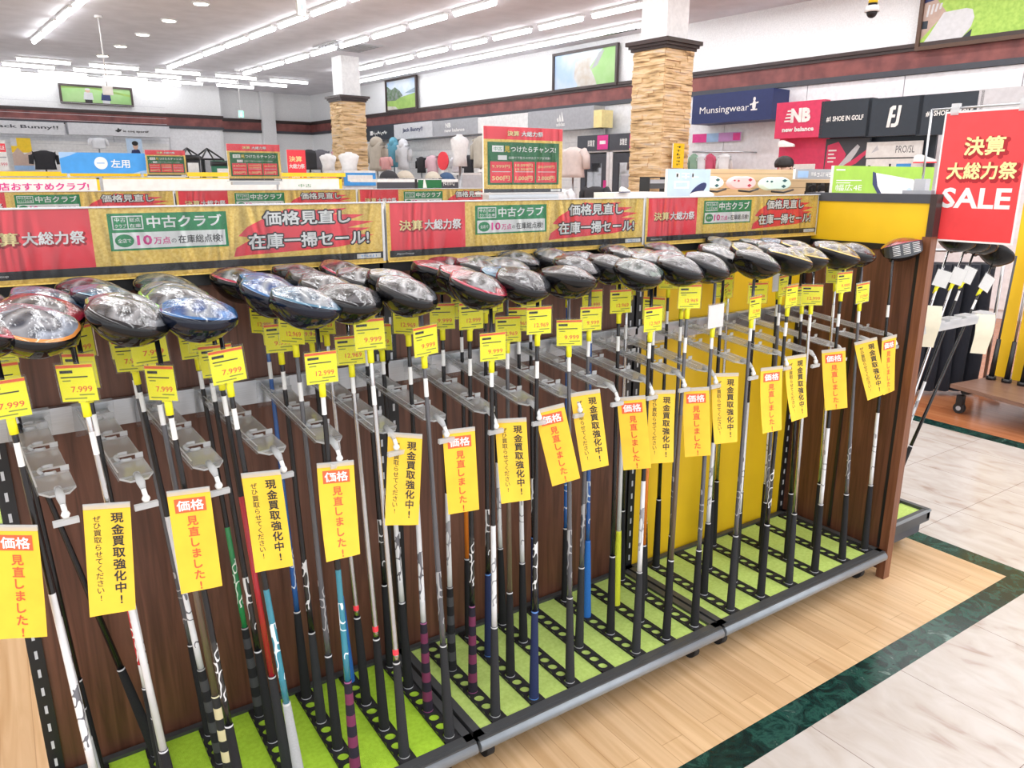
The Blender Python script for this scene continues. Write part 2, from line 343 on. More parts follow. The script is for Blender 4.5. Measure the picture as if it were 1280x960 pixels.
band('trim_1', UW-.04, -5, UW, VW+.5); band('trim_2', -9, VW-.04, 4.05, VW); band('trim_3', 4.05, VW+.46, UW, VW+.5)
def pillar(name, u0, v0, n):
    s = .45; b = MB(); b.frame((0, 0, 0), US, VS); h = 2.83
    # ledge stones, each course a run of blocks of its own depth
    r = random.Random(n)
    for side in range(4):
        z = 0
        while z < h-.001:
            hh = min(r.choice((.022, .03, .038, .05)), h-z); x = 0
            while x < s-.001:
                ww = min(r.uniform(.06, .26), s-x); d = r.uniform(.002, .026)
                if side == 0: b.box(u0+x, v0-d, z, u0+x+ww, v0, z+hh-.003, STONE)
                elif side == 1: b.box(u0-d, v0+x, z, u0, v0+x+ww, z+hh-.003, STONE)
                elif side == 2: b.box(u0+s, v0+x, z, u0+s+d, v0+x+ww, z+hh-.003, STONE)
                else: b.box(u0+x, v0+s, z, u0+x+ww, v0+s+d, z+hh-.003, STONE)
                x += ww
            z += hh
    b.box(u0, v0, 0, u0+s, v0+s, h, STONE)
    e = .02
    for k, (e, z0, z1) in enumerate(((.03, h, h+.03), (.05, h+.03, h+.06), (.075, h+.06, h+.10))): b.box(u0-e, v0-e, z0, u0+s+e, v0+s+e, z1, MOULD)
    b.box(u0+.045, v0+.045, h+.1, u0+s-.045, v0+s-.045, CEIL, WHITE)
    structure(b, name)
pillar('pillar_stone', 4.07, 4.60, 1); pillar('pillar_stone', 4.04, 11.97, 2)
# wall panels under the band
b = MB(); b.frame((0, 0, 0), US, VS)
for k in range(18): b.box(UW-.03, -4+k*1.2, .1, UW, -4+k*1.2+1.19, 2.61, PANELM)
structure(b, 'wall_right_panelling')
b = MB(); b.frame((0, 0, 0), US, VS)
for k in range(11): b.box(-9+k*1.18, VW-.03, .1, -9+k*1.18+1.17, VW, 2.61, PANELM)
structure(b, 'wall_back_panelling')
# ------------------------------------------------------------------ ceiling lamps
def tube_lamp(u, v, lu, lv, label, group):
    t = thing('tube_lamp', S(u, v, CEIL-.078), label, 'ceiling lamp', group)
    b = MB(); b.frame(t.location, US, VS); b.box(-lu/2-.02*(lu > lv), -lv/2-.02*(lv > lu), .045, lu/2+.03*(lu > lv), lv/2+.03*(lv > lu), .075, WHITE); b.build('fitting', t)
    b = MB(); b.frame(t.location, US, VS)
    if lv > lu: b.tube([(0, -lv/2, .02), (0, lv/2, .02)], lu*.36, TUBE, 8)
    else: b.tube([(-lu/2, 0, .02), (lu/2, 0, .02)], lv*.36, TUBE2, 8)
    b.build('tube', t)
for u, vs, nm in ((-.4, (9.9, 10.97, 12.04, 13.1), 'left lamp row'), (2.07, [7.35+1.06*k for k in range(8)], 'lamp row right of the downlights'), (3.5, [7.25+1.06*k for k in range(8)], 'lamp row over the stone pillars'), (4.98, [6.2+1.06*k for k in range(8)], 'lamp row nearest the right wall')):
    for k, v in enumerate(vs): tube_lamp(u, v, .08, .84, f'white ceiling tube, {NTH[k]} from the near end of the {nm}', 'ceiling tube lamps in long rows')
for r, v in enumerate((15.75, 16.6, 17.4)):
    for k in range(6): tube_lamp(-1.1+k*1.17-.12*r-(.35 if r == 2 else 0), v, .84, .07, f'crosswise white ceiling tube, {NTH[k]} from left in the {NTH[r]} row before the back wall', 'crosswise ceiling tubes before the back wall')
tube_lamp(-1.2, 17.95, 8.6, .055, 'long continuous light line along the back wall ceiling', None)
tube_lamp(5.93, 10.8, .07, 8.8, 'long continuous light line along the right wall ceiling', None)
for k, v in enumerate((8.0, 9.35, 10.7, 12.05, 13.4, 14.7)):
    t = thing('downlight', S(.82, v, CEIL-.02), f'round recessed ceiling downlight, {NTH[k]} from the near end of its row', 'downlight', 'row of round downlights')
    b = MB(); b.frame(t.location, US, VS); b.tube([(0, 0, 0), (0, 0, .02)], [.1, .11], WHITE, 20); b.build('trim_ring', t)
    b = MB(); b.frame(t.location, US, VS); b.ell(0, 0, .085, .085, DOWN, -.001); b.face([b.p(.085*math.cos(-q), .085*math.sin(-q), -.002) for q in (2*math.pi*i/20 for i in range(20))], DOWN); b.build('lens', t)
for k, (u, v, lu, lv, lab) in enumerate(((-1.75, 10.6, .9, .3, 'grey ceiling air vent at the top left corner'), (3.75, 11.1, .75, .75, 'square ceiling air conditioner by the far stone pillar'), (6.1, 13.5, .09, .7, 'dark ceiling slot vent farthest along the right wall'), (6.15, 9.9, .09, .8, 'dark ceiling slot vent between the wall pictures'), (6.2, 7.3, .09, .6, 'dark ceiling slot vent beside the near pillar'))):
    t = thing('air_vent', S(u, v, CEIL-.03), lab, 'air vent')
    b = MB(); b.frame(t.location, US, VS); b.box(-lu/2-.05, -lv/2-.05, .015, lu/2+.05, lv/2+.05, .03, LGREY); b.build('vent_frame', t)
    b = MB(); b.frame(t.location, US, VS)
    if lu > .2:
        for j in range(6): b.box(-lu/2, -lv/2+j*lv/6, 0, lu/2, -lv/2+(j+.55)*lv/6, .015, GREY if k else CHAR)
    else: b.box(-lu/2, -lv/2, 0, lu/2, lv/2, .016, BLACK)
    b.build('grille', t)
# ------------------------------------------------------------------ hanging exit signs and the camera
def hanging(fr, wd, h, label, mats, name='exit_sign', cat='exit sign'):
    o, ex, ey = fr; t = thing(name, o+ex*(wd/2), label, cat)
    b = MB(); b.frame(o, ex, ey); b.box(0, 0, -.04, wd, h, 0, WHITE); b.rect(.02*wd, .04*h, wd*.98, h*.96, mats[0], .002); 
    if len(mats) > 1:
        b.ell(wd*.5, h*.72, wd*.07, h*.07, mats[1], .003); b.poly([(wd*.3, h*.15), (wd*.42, h*.15), (wd*.52, h*.36), (wd*.66, h*.2), (wd*.72, h*.26), (wd*.56, h*.62), (wd*.34, h*.55), (wd*.34, h*.48), (wd*.44, h*.5)], mats[1], .003)
    b.build('sign_face', t)
    b = MB(); b.frame(o, ex, ey); b.tube([(wd/2, h, -.02), (wd/2, CEIL-o.z, -.02)], .008, WHITE, 8); b.tube([(wd/2, CEIL-o.z-.03, -.02), (wd/2, CEIL-o.z, -.02)], .05, WHITE, 10); b.build('rod', t)
f, a_, h_ = on_back(371, -6, 383, 21, 8.0); hanging(f, a_, h_, 'green exit sign hanging at the top edge of the photo', (EXITW, EXITG))
f, a_, h_ = on_back(298, 138, 305, 147, 15.0); hanging(f, a_, h_, 'small green exit sign hanging before the recessed wall', (EXITG, EXITW))
f, a_, h_ = on_back(128, 107, 142, 119, 11.0); hanging(f, a_, h_, 'blank white sign hanging on a rod before the golfer picture', (WHT,), 'hanging_sign', 'sign')
p = at(1090, 15, US, 5.7); t = thing('security_camera', p, 'dome camera with a black and yellow marker on the right wall ceiling', 'security camera')
b = MB(); b.frame(p); b.tube([(0, 0, -.04), (0, 0, CEIL-p.z)], .035, WHITE, 10); b.build('stem', t)
b = MB(); b.frame(p); b.tube([(0, 0, .06), (0, 0, .17)], .045, BLK, 12); b.tube([(0, 0, .085), (0, 0, .14)], .0455, YEL, 12); b.build('marker', t)
b = MB(); b.frame(p); b.tube([(0, 0, .0), (0, 0, .06)], [.075, .06], WHITE, 14); b.frame(p, (1, 0, 0), (0, -1, 0)); b.dome((0, 0, 0), .055, .055, .06, BLACK); b.build('dome', t)
# ------------------------------------------------------------------ the club rack in front: three bays
DZ = .115; DD = .445
JY = (.048, .163, .278, .392)
ROWS = [[-2.599+.125*k for k in range(7)], [-1.711+.124*k for k in range(7)], [-.80, -.65, -.50, -.355, -.19, -.048]]
LEAN = [[-.05, -.06, -.07, -.065, -.02, -.04, -.03], [0, -.005, -.02, -.01, -.01, 0, -.03], [-.01, -.02, -.03, -.05, -.07, -.045]]
BAY = ['left', 'middle', 'right']; BX0 = [-2.7, -1.8, -.9]
ARMZ = .955
def holed_strip(cx, y0, y1, z0, z1, m, pitch=.038, wd=.044, r=.0145):
    b = MB(); n = int((y1-y0)/pitch); off = (y1-y0-n*pitch)/2; N = 16
    if off > .001: b.box(cx-wd/2, y0, z0, cx+wd/2, y0+off, z1, m); b.box(cx-wd/2, y1-off, z0, cx+wd/2, y1, z1, m)
    for k in range(n):
        cy = y0+off+(k+.5)*pitch; c = []; q = []; d = []
        for i in range(N):
            t = 2*math.pi*i/N; x, y = math.cos(t), math.sin(t); s = 1/max(abs(x)/(wd/2), abs(y)/(pitch/2))
            c.append(b.p(cx+r*x, cy+r*y, z1)); q.append(b.p(cx+s*x, cy+s*y, z1)); d.append(b.p(cx+r*x, cy+r*y, z0))
        for i in range(N):
            j = (i+1) % N; b.face((c[i], q[i], q[j], c[j]), m); b.face((d[i], c[i], c[j], d[j]), m)
    for x in (cx-wd/2, cx+wd/2): b.face([b.p(x, y0, z0), b.p(x, y1, z0), b.p(x, y1, z1), b.p(x, y0, z1)], m)
    for y in (y0, y1): b.face([b.p(cx-wd/2, y, z0), b.p(cx+wd/2, y, z0), b.p(cx+wd/2, y, z1), b.p(cx-wd/2, y, z1)], m)
    return b
def arm_mesh(L=.37):
    # clear shelf with four open notches, thickened collars and a raised rim on the left; local y: 0 at the rail, -L at the tip
    b = MB(); wd = .058; N = 10; r = .013
    pts = [(-wd/2, 0)]; 
    for k in range(9): t = math.pi+math.pi/2*k/8*1.0; pts.append((-wd/2+.02+.02*math.cos(t), -L+.02+.02*math.sin(t)))
    for k in range(9): t = 1.5*math.pi+math.pi/2*k/8; pts.append((wd/2-.02+.02*math.cos(t), -L+.02+.02*math.sin(t)))
    ys = [-(.43-y) for y in JY]                                    # slots stand over the holes
    for y in sorted(ys):
        if y < -L+.03: continue
        pts += [(wd/2, y-r)]+[(0+r*math.cos(t), y+r*math.sin(t)) for t in (1.5*math.pi-math.pi*k/N for k in range(N+1))]+[(wd/2, y+r)]
    pts.append((wd/2, 0))
    # as strips, so that the notches stay open
    edge = sorted(set([0, -L, -L+.02]+[y-r for y in ys if y > -L+.03]+[y+r for y in ys if y > -L+.03]))
    for a, c in zip(edge[:-1], edge[1:]):
        notch = any(abs((a+c)/2-y) < r*.9 for y in ys if y > -L+.03)
        x1 = -.012 if notch else wd/2
        if a == -L: b.slab([(-wd/2, c), (-wd/2+.012, a), (wd/2-.012, a), (wd/2, c)][::-1] if False else [(-wd/2+.014, a), (wd/2-.014, a), (wd/2, c), (-wd/2, c)], ACR, -.002, .002, ACRE)
        else: b.slab([(-wd/2, a), (x1, a), (x1, c), (-wd/2, c)], ACR, -.002, .002, ACRE)
    for y in ys:
        if y > -L+.03:                                              # collar round each notch
            ring = [(-.000+.017*math.cos(t), y+.017*math.sin(t)) for t in (math.pi*.35+math.pi*1.3*k/12 for k in range(13))]
            b.tube([(x, yy, .004) for x, yy in ring], .0035, ACRE, 6)
            b.box(.016, y-.012, .002, .03, y-.009, .012, ACRE)
    b.box(-wd/2-.003, -L+.02, -.004, -wd/2, 0, .014, ACR, ACRE)
    b.box(-wd/2-.01, -.004, -.05, wd/2+.012, .004, .02, ACR, ACRE)     # hook plate on the rail
    b.box(-wd/2-.01, .003, .016, wd/2+.012, .014, .02, ACRE)
    return b.mesh('holder_arm')
def clip_mesh():
    b = MB(); b.tube([(0, .012, .004), (0, -.016, 0), (.0, -.03, -.008)], [.006, .0075, .0045], ACRE, 10)
    b.tube([(0, -.03, -.008), (.001, -.038, -.02)], .0045, WHT, 8); b.dome((.001, -.038, -.024), .0075, .0075, .0075, WHT, 10, 4, -math.pi/2+.01)
    b.box(-.02, -.044, -.042, .02, -.036, -.032, ACRE)
    return b.mesh('clip')
ARM = arm_mesh(); CLIP = clip_mesh()
def castor(t, x, y):
    o = bpy.data.objects.new('castor', castor.me) ; COL.objects.link(o); o.parent = t; o.location = Vector((x, y, 0))-Vector(t['_w']); return o
b = MB(); b.tube([(-.012, 0, .028), (.012, 0, .028)], .028, RUBBER, 16); b.box(-.016, -.02, .045, .016, .02, .085, BLACK); b.tube([(-.017, 0, .028), (.017, 0, .028)], .012, GREY, 10); castor.me = b.mesh('castor')
def bay(k):
    x0, x1 = BX0[k], BX0[k]+.9
    t = thing('display_rack', ((x0+x1)/2, .225, 0), f'{BAY[k]} bay of the front club rack, ' + ('yellow back panel' if k == 2 else 'dark walnut back panel' + (', nearest the left edge' if k == 0 else ', between two others')), 'display rack', 'bays of the club rack')
    g = .005; xa, xb = x0+g, x1-g
    b = MB(); z = DZ
    b.box(xa, .02, z-.055, xb, DD, z-.012, DECK)                                             # deck pan
    for (p, q, r_, s_) in ((xa, .0, xb, .022), (xa, DD-.018, xb, DD), (xa, .0, xa+.022, DD), (xb-.022, .0, xb, DD)): b.box(p, q, z-.03, r_, s_, z+.006, DECK)
    b.box(xa+.03, .05, .05, xb-.03, DD-.02, z-.05, BLACK)
    b.build('base_deck', t)
    b = MB(); b.tube([(xa, -.006, z-.016), (xb, -.006, z-.016)], .0165, NOSE, 16); b.box(xa, -.006, z-.006, xb, .012, z+.002, NOSE); b.box(xa, -.012, z-.001, xb, .004, z+.0045, DECK); b.build('front_rail', t)
    b = MB(); b.box(xa+.022, .022, z-.012, xb-.022, DD-.018, z-.003, TURF if k == 0 else TURF2); b.build('turf_mat', t)
    for x in ROWS[k]: holed_strip(x, .026, DD-.022, z-.0029, z+.003, RUBBER).build('hole_strip', t)
    for x in (xa+.06, xb-.06):
        for y in (.06, .36): castor(t, x, y)
    pm_ = YPANEL if k == 2 else DWOOD
    b = MB(); b.box(xa+.03, DD+.012, z-.02, xb-.03, DD+.03, 1.262, pm_); b.build('back_panel', t)
    for x in (xa+.0, xb-.03):
        b = MB(); b.box(x, DD+.005, .04, x+.03, DD+.05, 1.40, BLACK)
        for j in range(26): b.box(x+.012, DD+.0035, .14+j*.048, x+.018, DD+.0052, .16+j*.048, LGREY)
        b.build('slotted_post', t)
    b = MB(); b.box(xa, DD-.006, .945, xb, DD+.006, 1.005, METAL); b.box(xa, DD-.012, .999, xb, DD-.004, 1.005, METAL); b.build('arm_rail', t)
    b = MB(); b.box(xa, DD+.0, 1.24, xb, DD+.05, 1.265, BLACK); b.box(xa, DD+.05, 1.385, xb, DD+.5, 1.40, BIRCH); b.build('header_bar', t)
    for i, x in enumerate(ROWS[k]):
        dx = LEAN[k][i]*.8; a = inst(ARM, 'holder_arm', t, Vector((x+dx*.5, DD-.012, .985))-Vector(t['_w']), (.11+random.uniform(-.015, .02), 0, -dx/.37*.7))
        inst(CLIP, 'clip', a, (0, -.362, 0))
    return t
BAYS = [bay(k) for k in range(3)]
# ------------------------------------------------------------------ end panel with its yellow header
t = thing('rack_divider', (.02, .2, 0), 'tall brown walnut end panel closing the right end of the club rack', 'end panel')
b = MB(); b.box(.004, -.012, .0, .042, .02, 1.285, BWOOD); b.build('front_edge', t)
b = MB(); b.box(.012, .02, .03, .036, DD+.05, 1.235, DWOOD); b.build('board', t)
b = MB()
for y in (.022, .235): b.box(.008, y, .12, .0125, y+.012, 1.235, BLACK)
b.build('dark_joint', t)
b = MB(); b.box(.012, .012, 1.25, .036, DD+.03, 1.395, YPANEL); b.build('yellow_header', t)
b = MB(); b.box(.004, -.012, 1.285, .042, .010, 1.425, MOULD); b.box(.006, .01, 1.395, .042, DD+.05, 1.425, CHAR); b.box(.006, .02, 1.232, .042, DD+.05, 1.252, BLACK); b.build('header_frame', t)
# ------------------------------------------------------------------ golf clubs
HL = 1.092                                                          # height of the hosel above the grip butt
def lathe(b, prof):                                                  # [(z, r, material), ...]
    b.tube([(0, 0, z) for z, r, m in prof], [r for z, r, m in prof], [m for z, r, m in prof][:-1], 12)
def grip_mesh(base, ring, accent=None, z1=.27):
    b = MB(); n = 9
    pr = [(.0, .0120, base), (.003, .0136, ring), (.008, .0138, base)]
    for k in range(n):
        z = .010+(z1-.012)*k/n; r = .0136-.0046*k/n
        pr.append((z, r, (accent if accent and k % 2 else base)))
    pr += [(z1-.004, .0088, ring), (z1, .0088, base), (z1+.001, .0072, base)]
    lathe(b, pr); return b.mesh('grip')
G = {}
for nm, base, ring, acc in (('black', (.018, .018, .02), (.6, .6, .62), None), ('charcoal', (.03, .031, .034), (.5, .5, .5), None), ('blue', (.03, .17, .55), (.03, .17, .55), None),
                            ('lime yellow', (.72, .76, .05), (.72, .76, .05), None), ('grey', (.42, .44, .45), (.55, .55, .55), None), ('purple striped', (.022, .018, .03), (.3, .08, .2), (.16, .02, .07)),
                            ('navy', (.02, .03, .09), (.1, .25, .6), None), ('cream patterned', (.03, .03, .03), (.7, .65, .4), (.70, .62, .36)), ('ribbed black', (.016, .016, .018), (.3, .3, .3), (.05, .05, .055))):
    mb_ = pm('grip_'+nm, base, .75, bump=.25, scale=300, spec=.25); mr = pm('grip_ring_'+nm, ring, .4); ma = pm('grip_accent_'+nm, acc, .7) if acc else None
    G[nm] = grip_mesh(mb_, mr, ma)
def printed(nm, c, ink): return pm('shaft_print_'+nm, c, .25, coat=.4, ramp=((0, c), (.50, ink), (.60, c)), scale=75, stretch=(1, 1, .55), detail=0)
SH = {}
def shaft_mesh(nm, low, mid, top, print_=None, ring=None, upto=.55):
    b = MB(); r = lambda z: .0074-.0031*(z-.27)/.8
    pr = [(.268, r(.27), low)]
    if ring: pr += [(.29, r(.29), ring), (.305, r(.3), low)]
    if print_: pr += [(.33, r(.33), print_), (.47, r(.47), low), (upto, r(upto), mid), (.66, r(.66), top)]
    else: pr += [(upto, r(upto), mid), (.72, r(.72), top)]
    pr += [(.90, r(.90), WHT), (.942, r(.942), top), (HL+.005, r(HL), top)]
    lathe(b, pr); SH[nm] = b.mesh('shaft')
cb = pm('shaft_black', (.010, .010, .012), .25, coat=.25, spec=.4); cw = pm('shaft_white', (.75, .76, .78), .25, coat=.5); cg = pm('shaft_graphite', (.09, .09, .10), .25, coat=.6)
cblue = pm('shaft_blue', (.02, .10, .33), .25, coat=.6); cred = pm('shaft_red', (.42, .015, .03), .25, coat=.6); cteal = pm('shaft_teal', (.03, .22, .30), .25, coat=.6); corg = pm('shaft_orange', (.75, .20, .02), .25, coat=.6); cbr = pm('shaft_brown', (.14, .10, .07), .3, coat=.5); cgr = pm('shaft_green', (.02, .25, .08), .25, coat=.6)
shaft_mesh('black', cb, cb, cb); shaft_mesh('black printed', cb, cb, cb, printed('kw', (.02, .02, .02), (.7, .7, .7))); shaft_mesh('steel', STEEL, STEEL, STEEL)
shaft_mesh('steel with red ring', STEEL, STEEL, STEEL, None, RED); shaft_mesh('white printed', cw, cw, cb, printed('wk', (.75, .76, .78), (.15, .15, .17))); shaft_mesh('white', cw, cw, STEEL)
shaft_mesh('crimson and white', cw, cred, cred, printed('rw', (.42, .015, .03), (.8, .8, .8)), None, .5); shaft_mesh('blue', cblue, cblue, cblue, printed('bw', (.02, .10, .33), (.6, .7, .8)))
shaft_mesh('teal', cteal, cb, cb, printed('tw', (.03, .22, .30), (.75, .85, .9))); shaft_mesh('red', cred, cred, cb); shaft_mesh('orange', corg, cb, cb); shaft_mesh('graphite', cg, cg, cg, printed('gk', (.08, .08, .09), (.35, .35, .36))); shaft_mesh('brown', cbr, cbr, cg); shaft_mesh('white over black', cw, cb, cb, printed('wg', (.7, .71, .72), (.3, .3, .32))); shaft_mesh('green printed', cgr, cb, cb, printed('gw', (.02, .2, .07), (.7, .8, .7)))
def sole_mat(nm, a, c, d): return pm('sole_'+nm, a, .22, coat=.8, ramp=((.30, a), (.44, tuple(.5*(p+q) for p, q in zip(a, c))), (.50, c), (.56, a), (.66, tuple(.45*q for q in d)), (.72, a)), scale=13, bump=.55, bscale=30, detail=1.5, soft=True)
CROWN = pm('crown_gloss_black', (.004, .004, .005), .09, coat=.1, spec=.35); CROWNB = pm('crown_gloss_navy', (.004, .007, .018), .09, coat=.1, spec=.35); CROWNM = pm('crown_satin', (.008, .008, .009), .22, spec=.3)
FACEM = pm('club_face', (.10, .105, .115), .35, .8); FERR = pm('ferrule', (.01, .01, .012), .2)
HD = {}
def head_mesh(nm, sole, crown, skirt, grooves=False):
    b = MB(); N = 32; ti = math.radians(17); ct, st_ = math.cos(ti), math.sin(ti)
    def hp(x, y, z): return (x*ct-z*st_, y, x*st_+z*ct+.004)
    sp = lambda v, e: math.copysign(abs(v)**e, v)
    ol = []
    for i in range(N):
        u = 2*math.pi*i/N; ex, ey = math.cos(u), math.sin(u); wf = abs(ey)**.6 if ey < 0 else 0
        x = .036+.070*sp(ex, .9); y = .050+.072*ey if ey >= 0 else .050-.058*abs(ey)**.62
        ol.append((x, y, .006+.015*wf, -(.010+.022*wf)))
    cx, cy = .034, .046
    def ring(f, pole, top, bow=2.0):
        out = []
        for x, y, zs, zc in ol:
            ze = zs if top else zc; out.append(b.p(*hp(cx+(x-cx)*f, cy+(y-cy)*f, ze+(pole-ze)*(1-f**bow))))
        return out
    fr = (1, .93, .8, .6, .35, .12)
    S_ = [ring(f, .034, True) for f in fr]; Cc = [ring(f, -.054, False, 2.2) for f in fr]
    mid = [b.p(*hp(cx+(x-cx)*1.025, cy+(y-cy)*1.02, (zs+zc)/2)) for x, y, zs, zc in ol]
    for i in range(N):
        j = (i+1) % N; front = math.sin(2*math.pi*(i+.5)/N) < -.45
        mm = FACEM if front else crown
        b.face((mid[i], mid[j], S_[0][j], S_[0][i]), mm, not front); b.face((Cc[0][i], Cc[0][j], mid[j], mid[i]), FACEM if front else crown, not front)
        for k in range(len(fr)-1):
            b.face((S_[k][i], S_[k][j], S_[k+1][j], S_[k+1][i]), sole if k else skirt, True); b.face((Cc[k+1][i], Cc[k+1][j], Cc[k][j], Cc[k][i]), crown, True)
    b.face(S_[-1], sole, True); b.face(Cc[-1][::-1], crown, True)
    b.v = [Vector((v.x*.92, v.y*.92, v.z*.90)) for v in b.v]
    hm = b.mesh('head'); q = MB()
    q.tube([(0, .012, -.035), (0, .006, -.012), (0.004, .014, .004)], [.0062, .0072, .009], FERR, 10)
    gm = None
    if grooves:
        gm = MB()
        for k in range(6):
            for x0 in (-.005, .026, .057):
                a = [hp(x0+.003*k*0, -.0115+.004*abs(x0-.03)/.03, -.018+k*.006), hp(x0+.022, -.0115+.004*abs(x0-.01)/.05, -.018+k*.006)]
                gm.tube(a, .0012, WHT, 5)
        gm = gm.mesh('face_grooves')
    HD[nm] = (hm, q.mesh('hosel'), gm)
SK = pm('skirt_black', (.008, .008, .010), .15, coat=.4)
for nm, a, c, d, cr, sk in (('black and silver', (.015, .016, .02), (.20, .21, .23), (.5, .5, .52), CROWN, SK), ('blue', (.015, .05, .16), (.03, .16, .42), (.5, .55, .6), CROWNB, pm('skirt_blue', (.03, .12, .3), .15, coat=1)),
        ('red and black', (.018, .016, .018), (.32, .02, .035), (.5, .5, .52), CROWN, pm('skirt_red', (.35, .02, .05), .15, coat=1)), ('lime trimmed', (.02, .022, .03), (.25, .26, .3), (.6, .62, .65), CROWN, pm('skirt_lime', (.22, .55, .08), .15, coat=1)),
        ('orange trimmed', (.03, .035, .05), (.25, .28, .34), (.55, .56, .6), CROWN, pm('skirt_orange', (.65, .25, .06), .15, coat=1)), ('silver', (.10, .105, .115), (.34, .35, .37), (.5, .5, .5), CROWNM, SK),
        ('dark green', (.02, .03, .028), (.10, .14, .12), (.45, .46, .46), CROWN, SK), ('gold tipped', (.02, .02, .022), (.22, .22, .24), (.55, .42, .12), CROWNM, pm('skirt_gold', (.55, .38, .08), .2, coat=1)), ('plain black', (.018, .019, .022), (.06, .062, .07), (.2, .2, .22), CROWN, SK),
        ('steel blue', (.03, .06, .10), (.12, .22, .32), (.55, .6, .64), CROWNB, pm('skirt_steel_blue', (.06, .16, .24), .15, coat=1)), ('white marked', (.02, .02, .024), (.45, .46, .48), (.72, .73, .75), CROWN, SK)):
    head_mesh(nm, sole_mat(nm, a, c, d), cr, sk)
head_mesh('grooved', MATS['sole_red and black'], CROWNM, MATS['skirt_red'], True)
def club(loc, tx, ty, turn, hd, sh, gr, label, group, L=None):
    t = bpy.data.objects.new('golf_club', None); COL.objects.link(t); tag(t, label, 'golf club', group); t.empty_display_size = .05
    t.location = loc; t.rotation_euler = (-ty/HL, tx/HL, 0)
    inst(G[gr], 'grip', t, (0, 0, 0), (0, 0, random.random()*6)); inst(SH[sh], 'shaft', t, (0, 0, 0), (0, 0, random.random()*6))
    h = inst(HD[hd][0], 'head', t, (0, 0, HL+.033), (random.uniform(-.08, .06), random.uniform(-.12, .10), turn)); inst(HD[hd][1], 'hosel', h)
    if HD[hd][2]: inst(HD[hd][2], 'face_grooves', h)
    return t
# price card on a shaft: clear sleeve, yellow card and the strap that holds it
def card_mesh(price, white=False):
    b = MB(); b.frame((0, 0, 0), (1, 0, 0), (0, 0, 1)); wd, h = .062, .064
    b.box(-wd/2, 0, 0, wd/2, h, .0008, CREAM if white == 'cream' else (WHT if white else LEMON))
    if not white:
        b.rect(-wd/2, h-.006, wd/2, h-.001, ORANGE, .0011); b.text(price, .006, .021, .036, .010, ORANGE, .0012, .01)
        for k, (x0, x1, y) in enumerate(((-.026, -.004, .049), (-.026, .020, .041), (-.024, -.010, .035), (.0, .026, .010), (-.026, .012, .004))): b.rect(x0, y, x1, y+.0022 if k else y+.005, BLK if k < 2 else pm('card_ink', (.30, .32, .04), .6), .0011)
    return b.mesh('card')
b = MB(); b.frame((0, 0, 0), (1, 0, 0), (0, 0, 1)); b.box(-.034, -.002, -.0006, .034, .068, .0016, SLEEVE); SLV = b.mesh('sleeve')
b = MB(); b.tube([(0, .006, -.030), (0, .006, .004)], .0068, LEMON, 10); b.box(-.006, -.0015, -.004, .006, .001, .012, LEMON); STRAP = b.mesh('strap')
CARDS = [card_mesh(p) for p in ('7.999', '12.999', '9.999', '12.969')]; WCARD = card_mesh('', True)
def price_card(cl, z, yaw, k, label, group, white=False):
    d = cl.matrix_basis if False else Matrix.LocRotScale(cl.location, cl.rotation_euler, None)
    p = d @ Vector((0, 0, z)); q = Vector((0, -.0095, 0)); q.rotate(Matrix.Rotation(yaw, 3, 'Z'))
    t = bpy.data.objects.new('price_card', None); COL.objects.link(t); t.location = p+q; t.rotation_euler = (cl.rotation_euler[0], cl.rotation_euler[1], yaw); t.empty_display_size = .03
    tag(t, label, 'price card', group)
    inst(WCARD if white else CARDS[k % 4], 'card', t); inst(SLV, 'sleeve', t)
    inst(STRAP, 'strap', t, (0, 0.003, 0)); return t
PLACE = ['front', 'second', 'third', 'back']
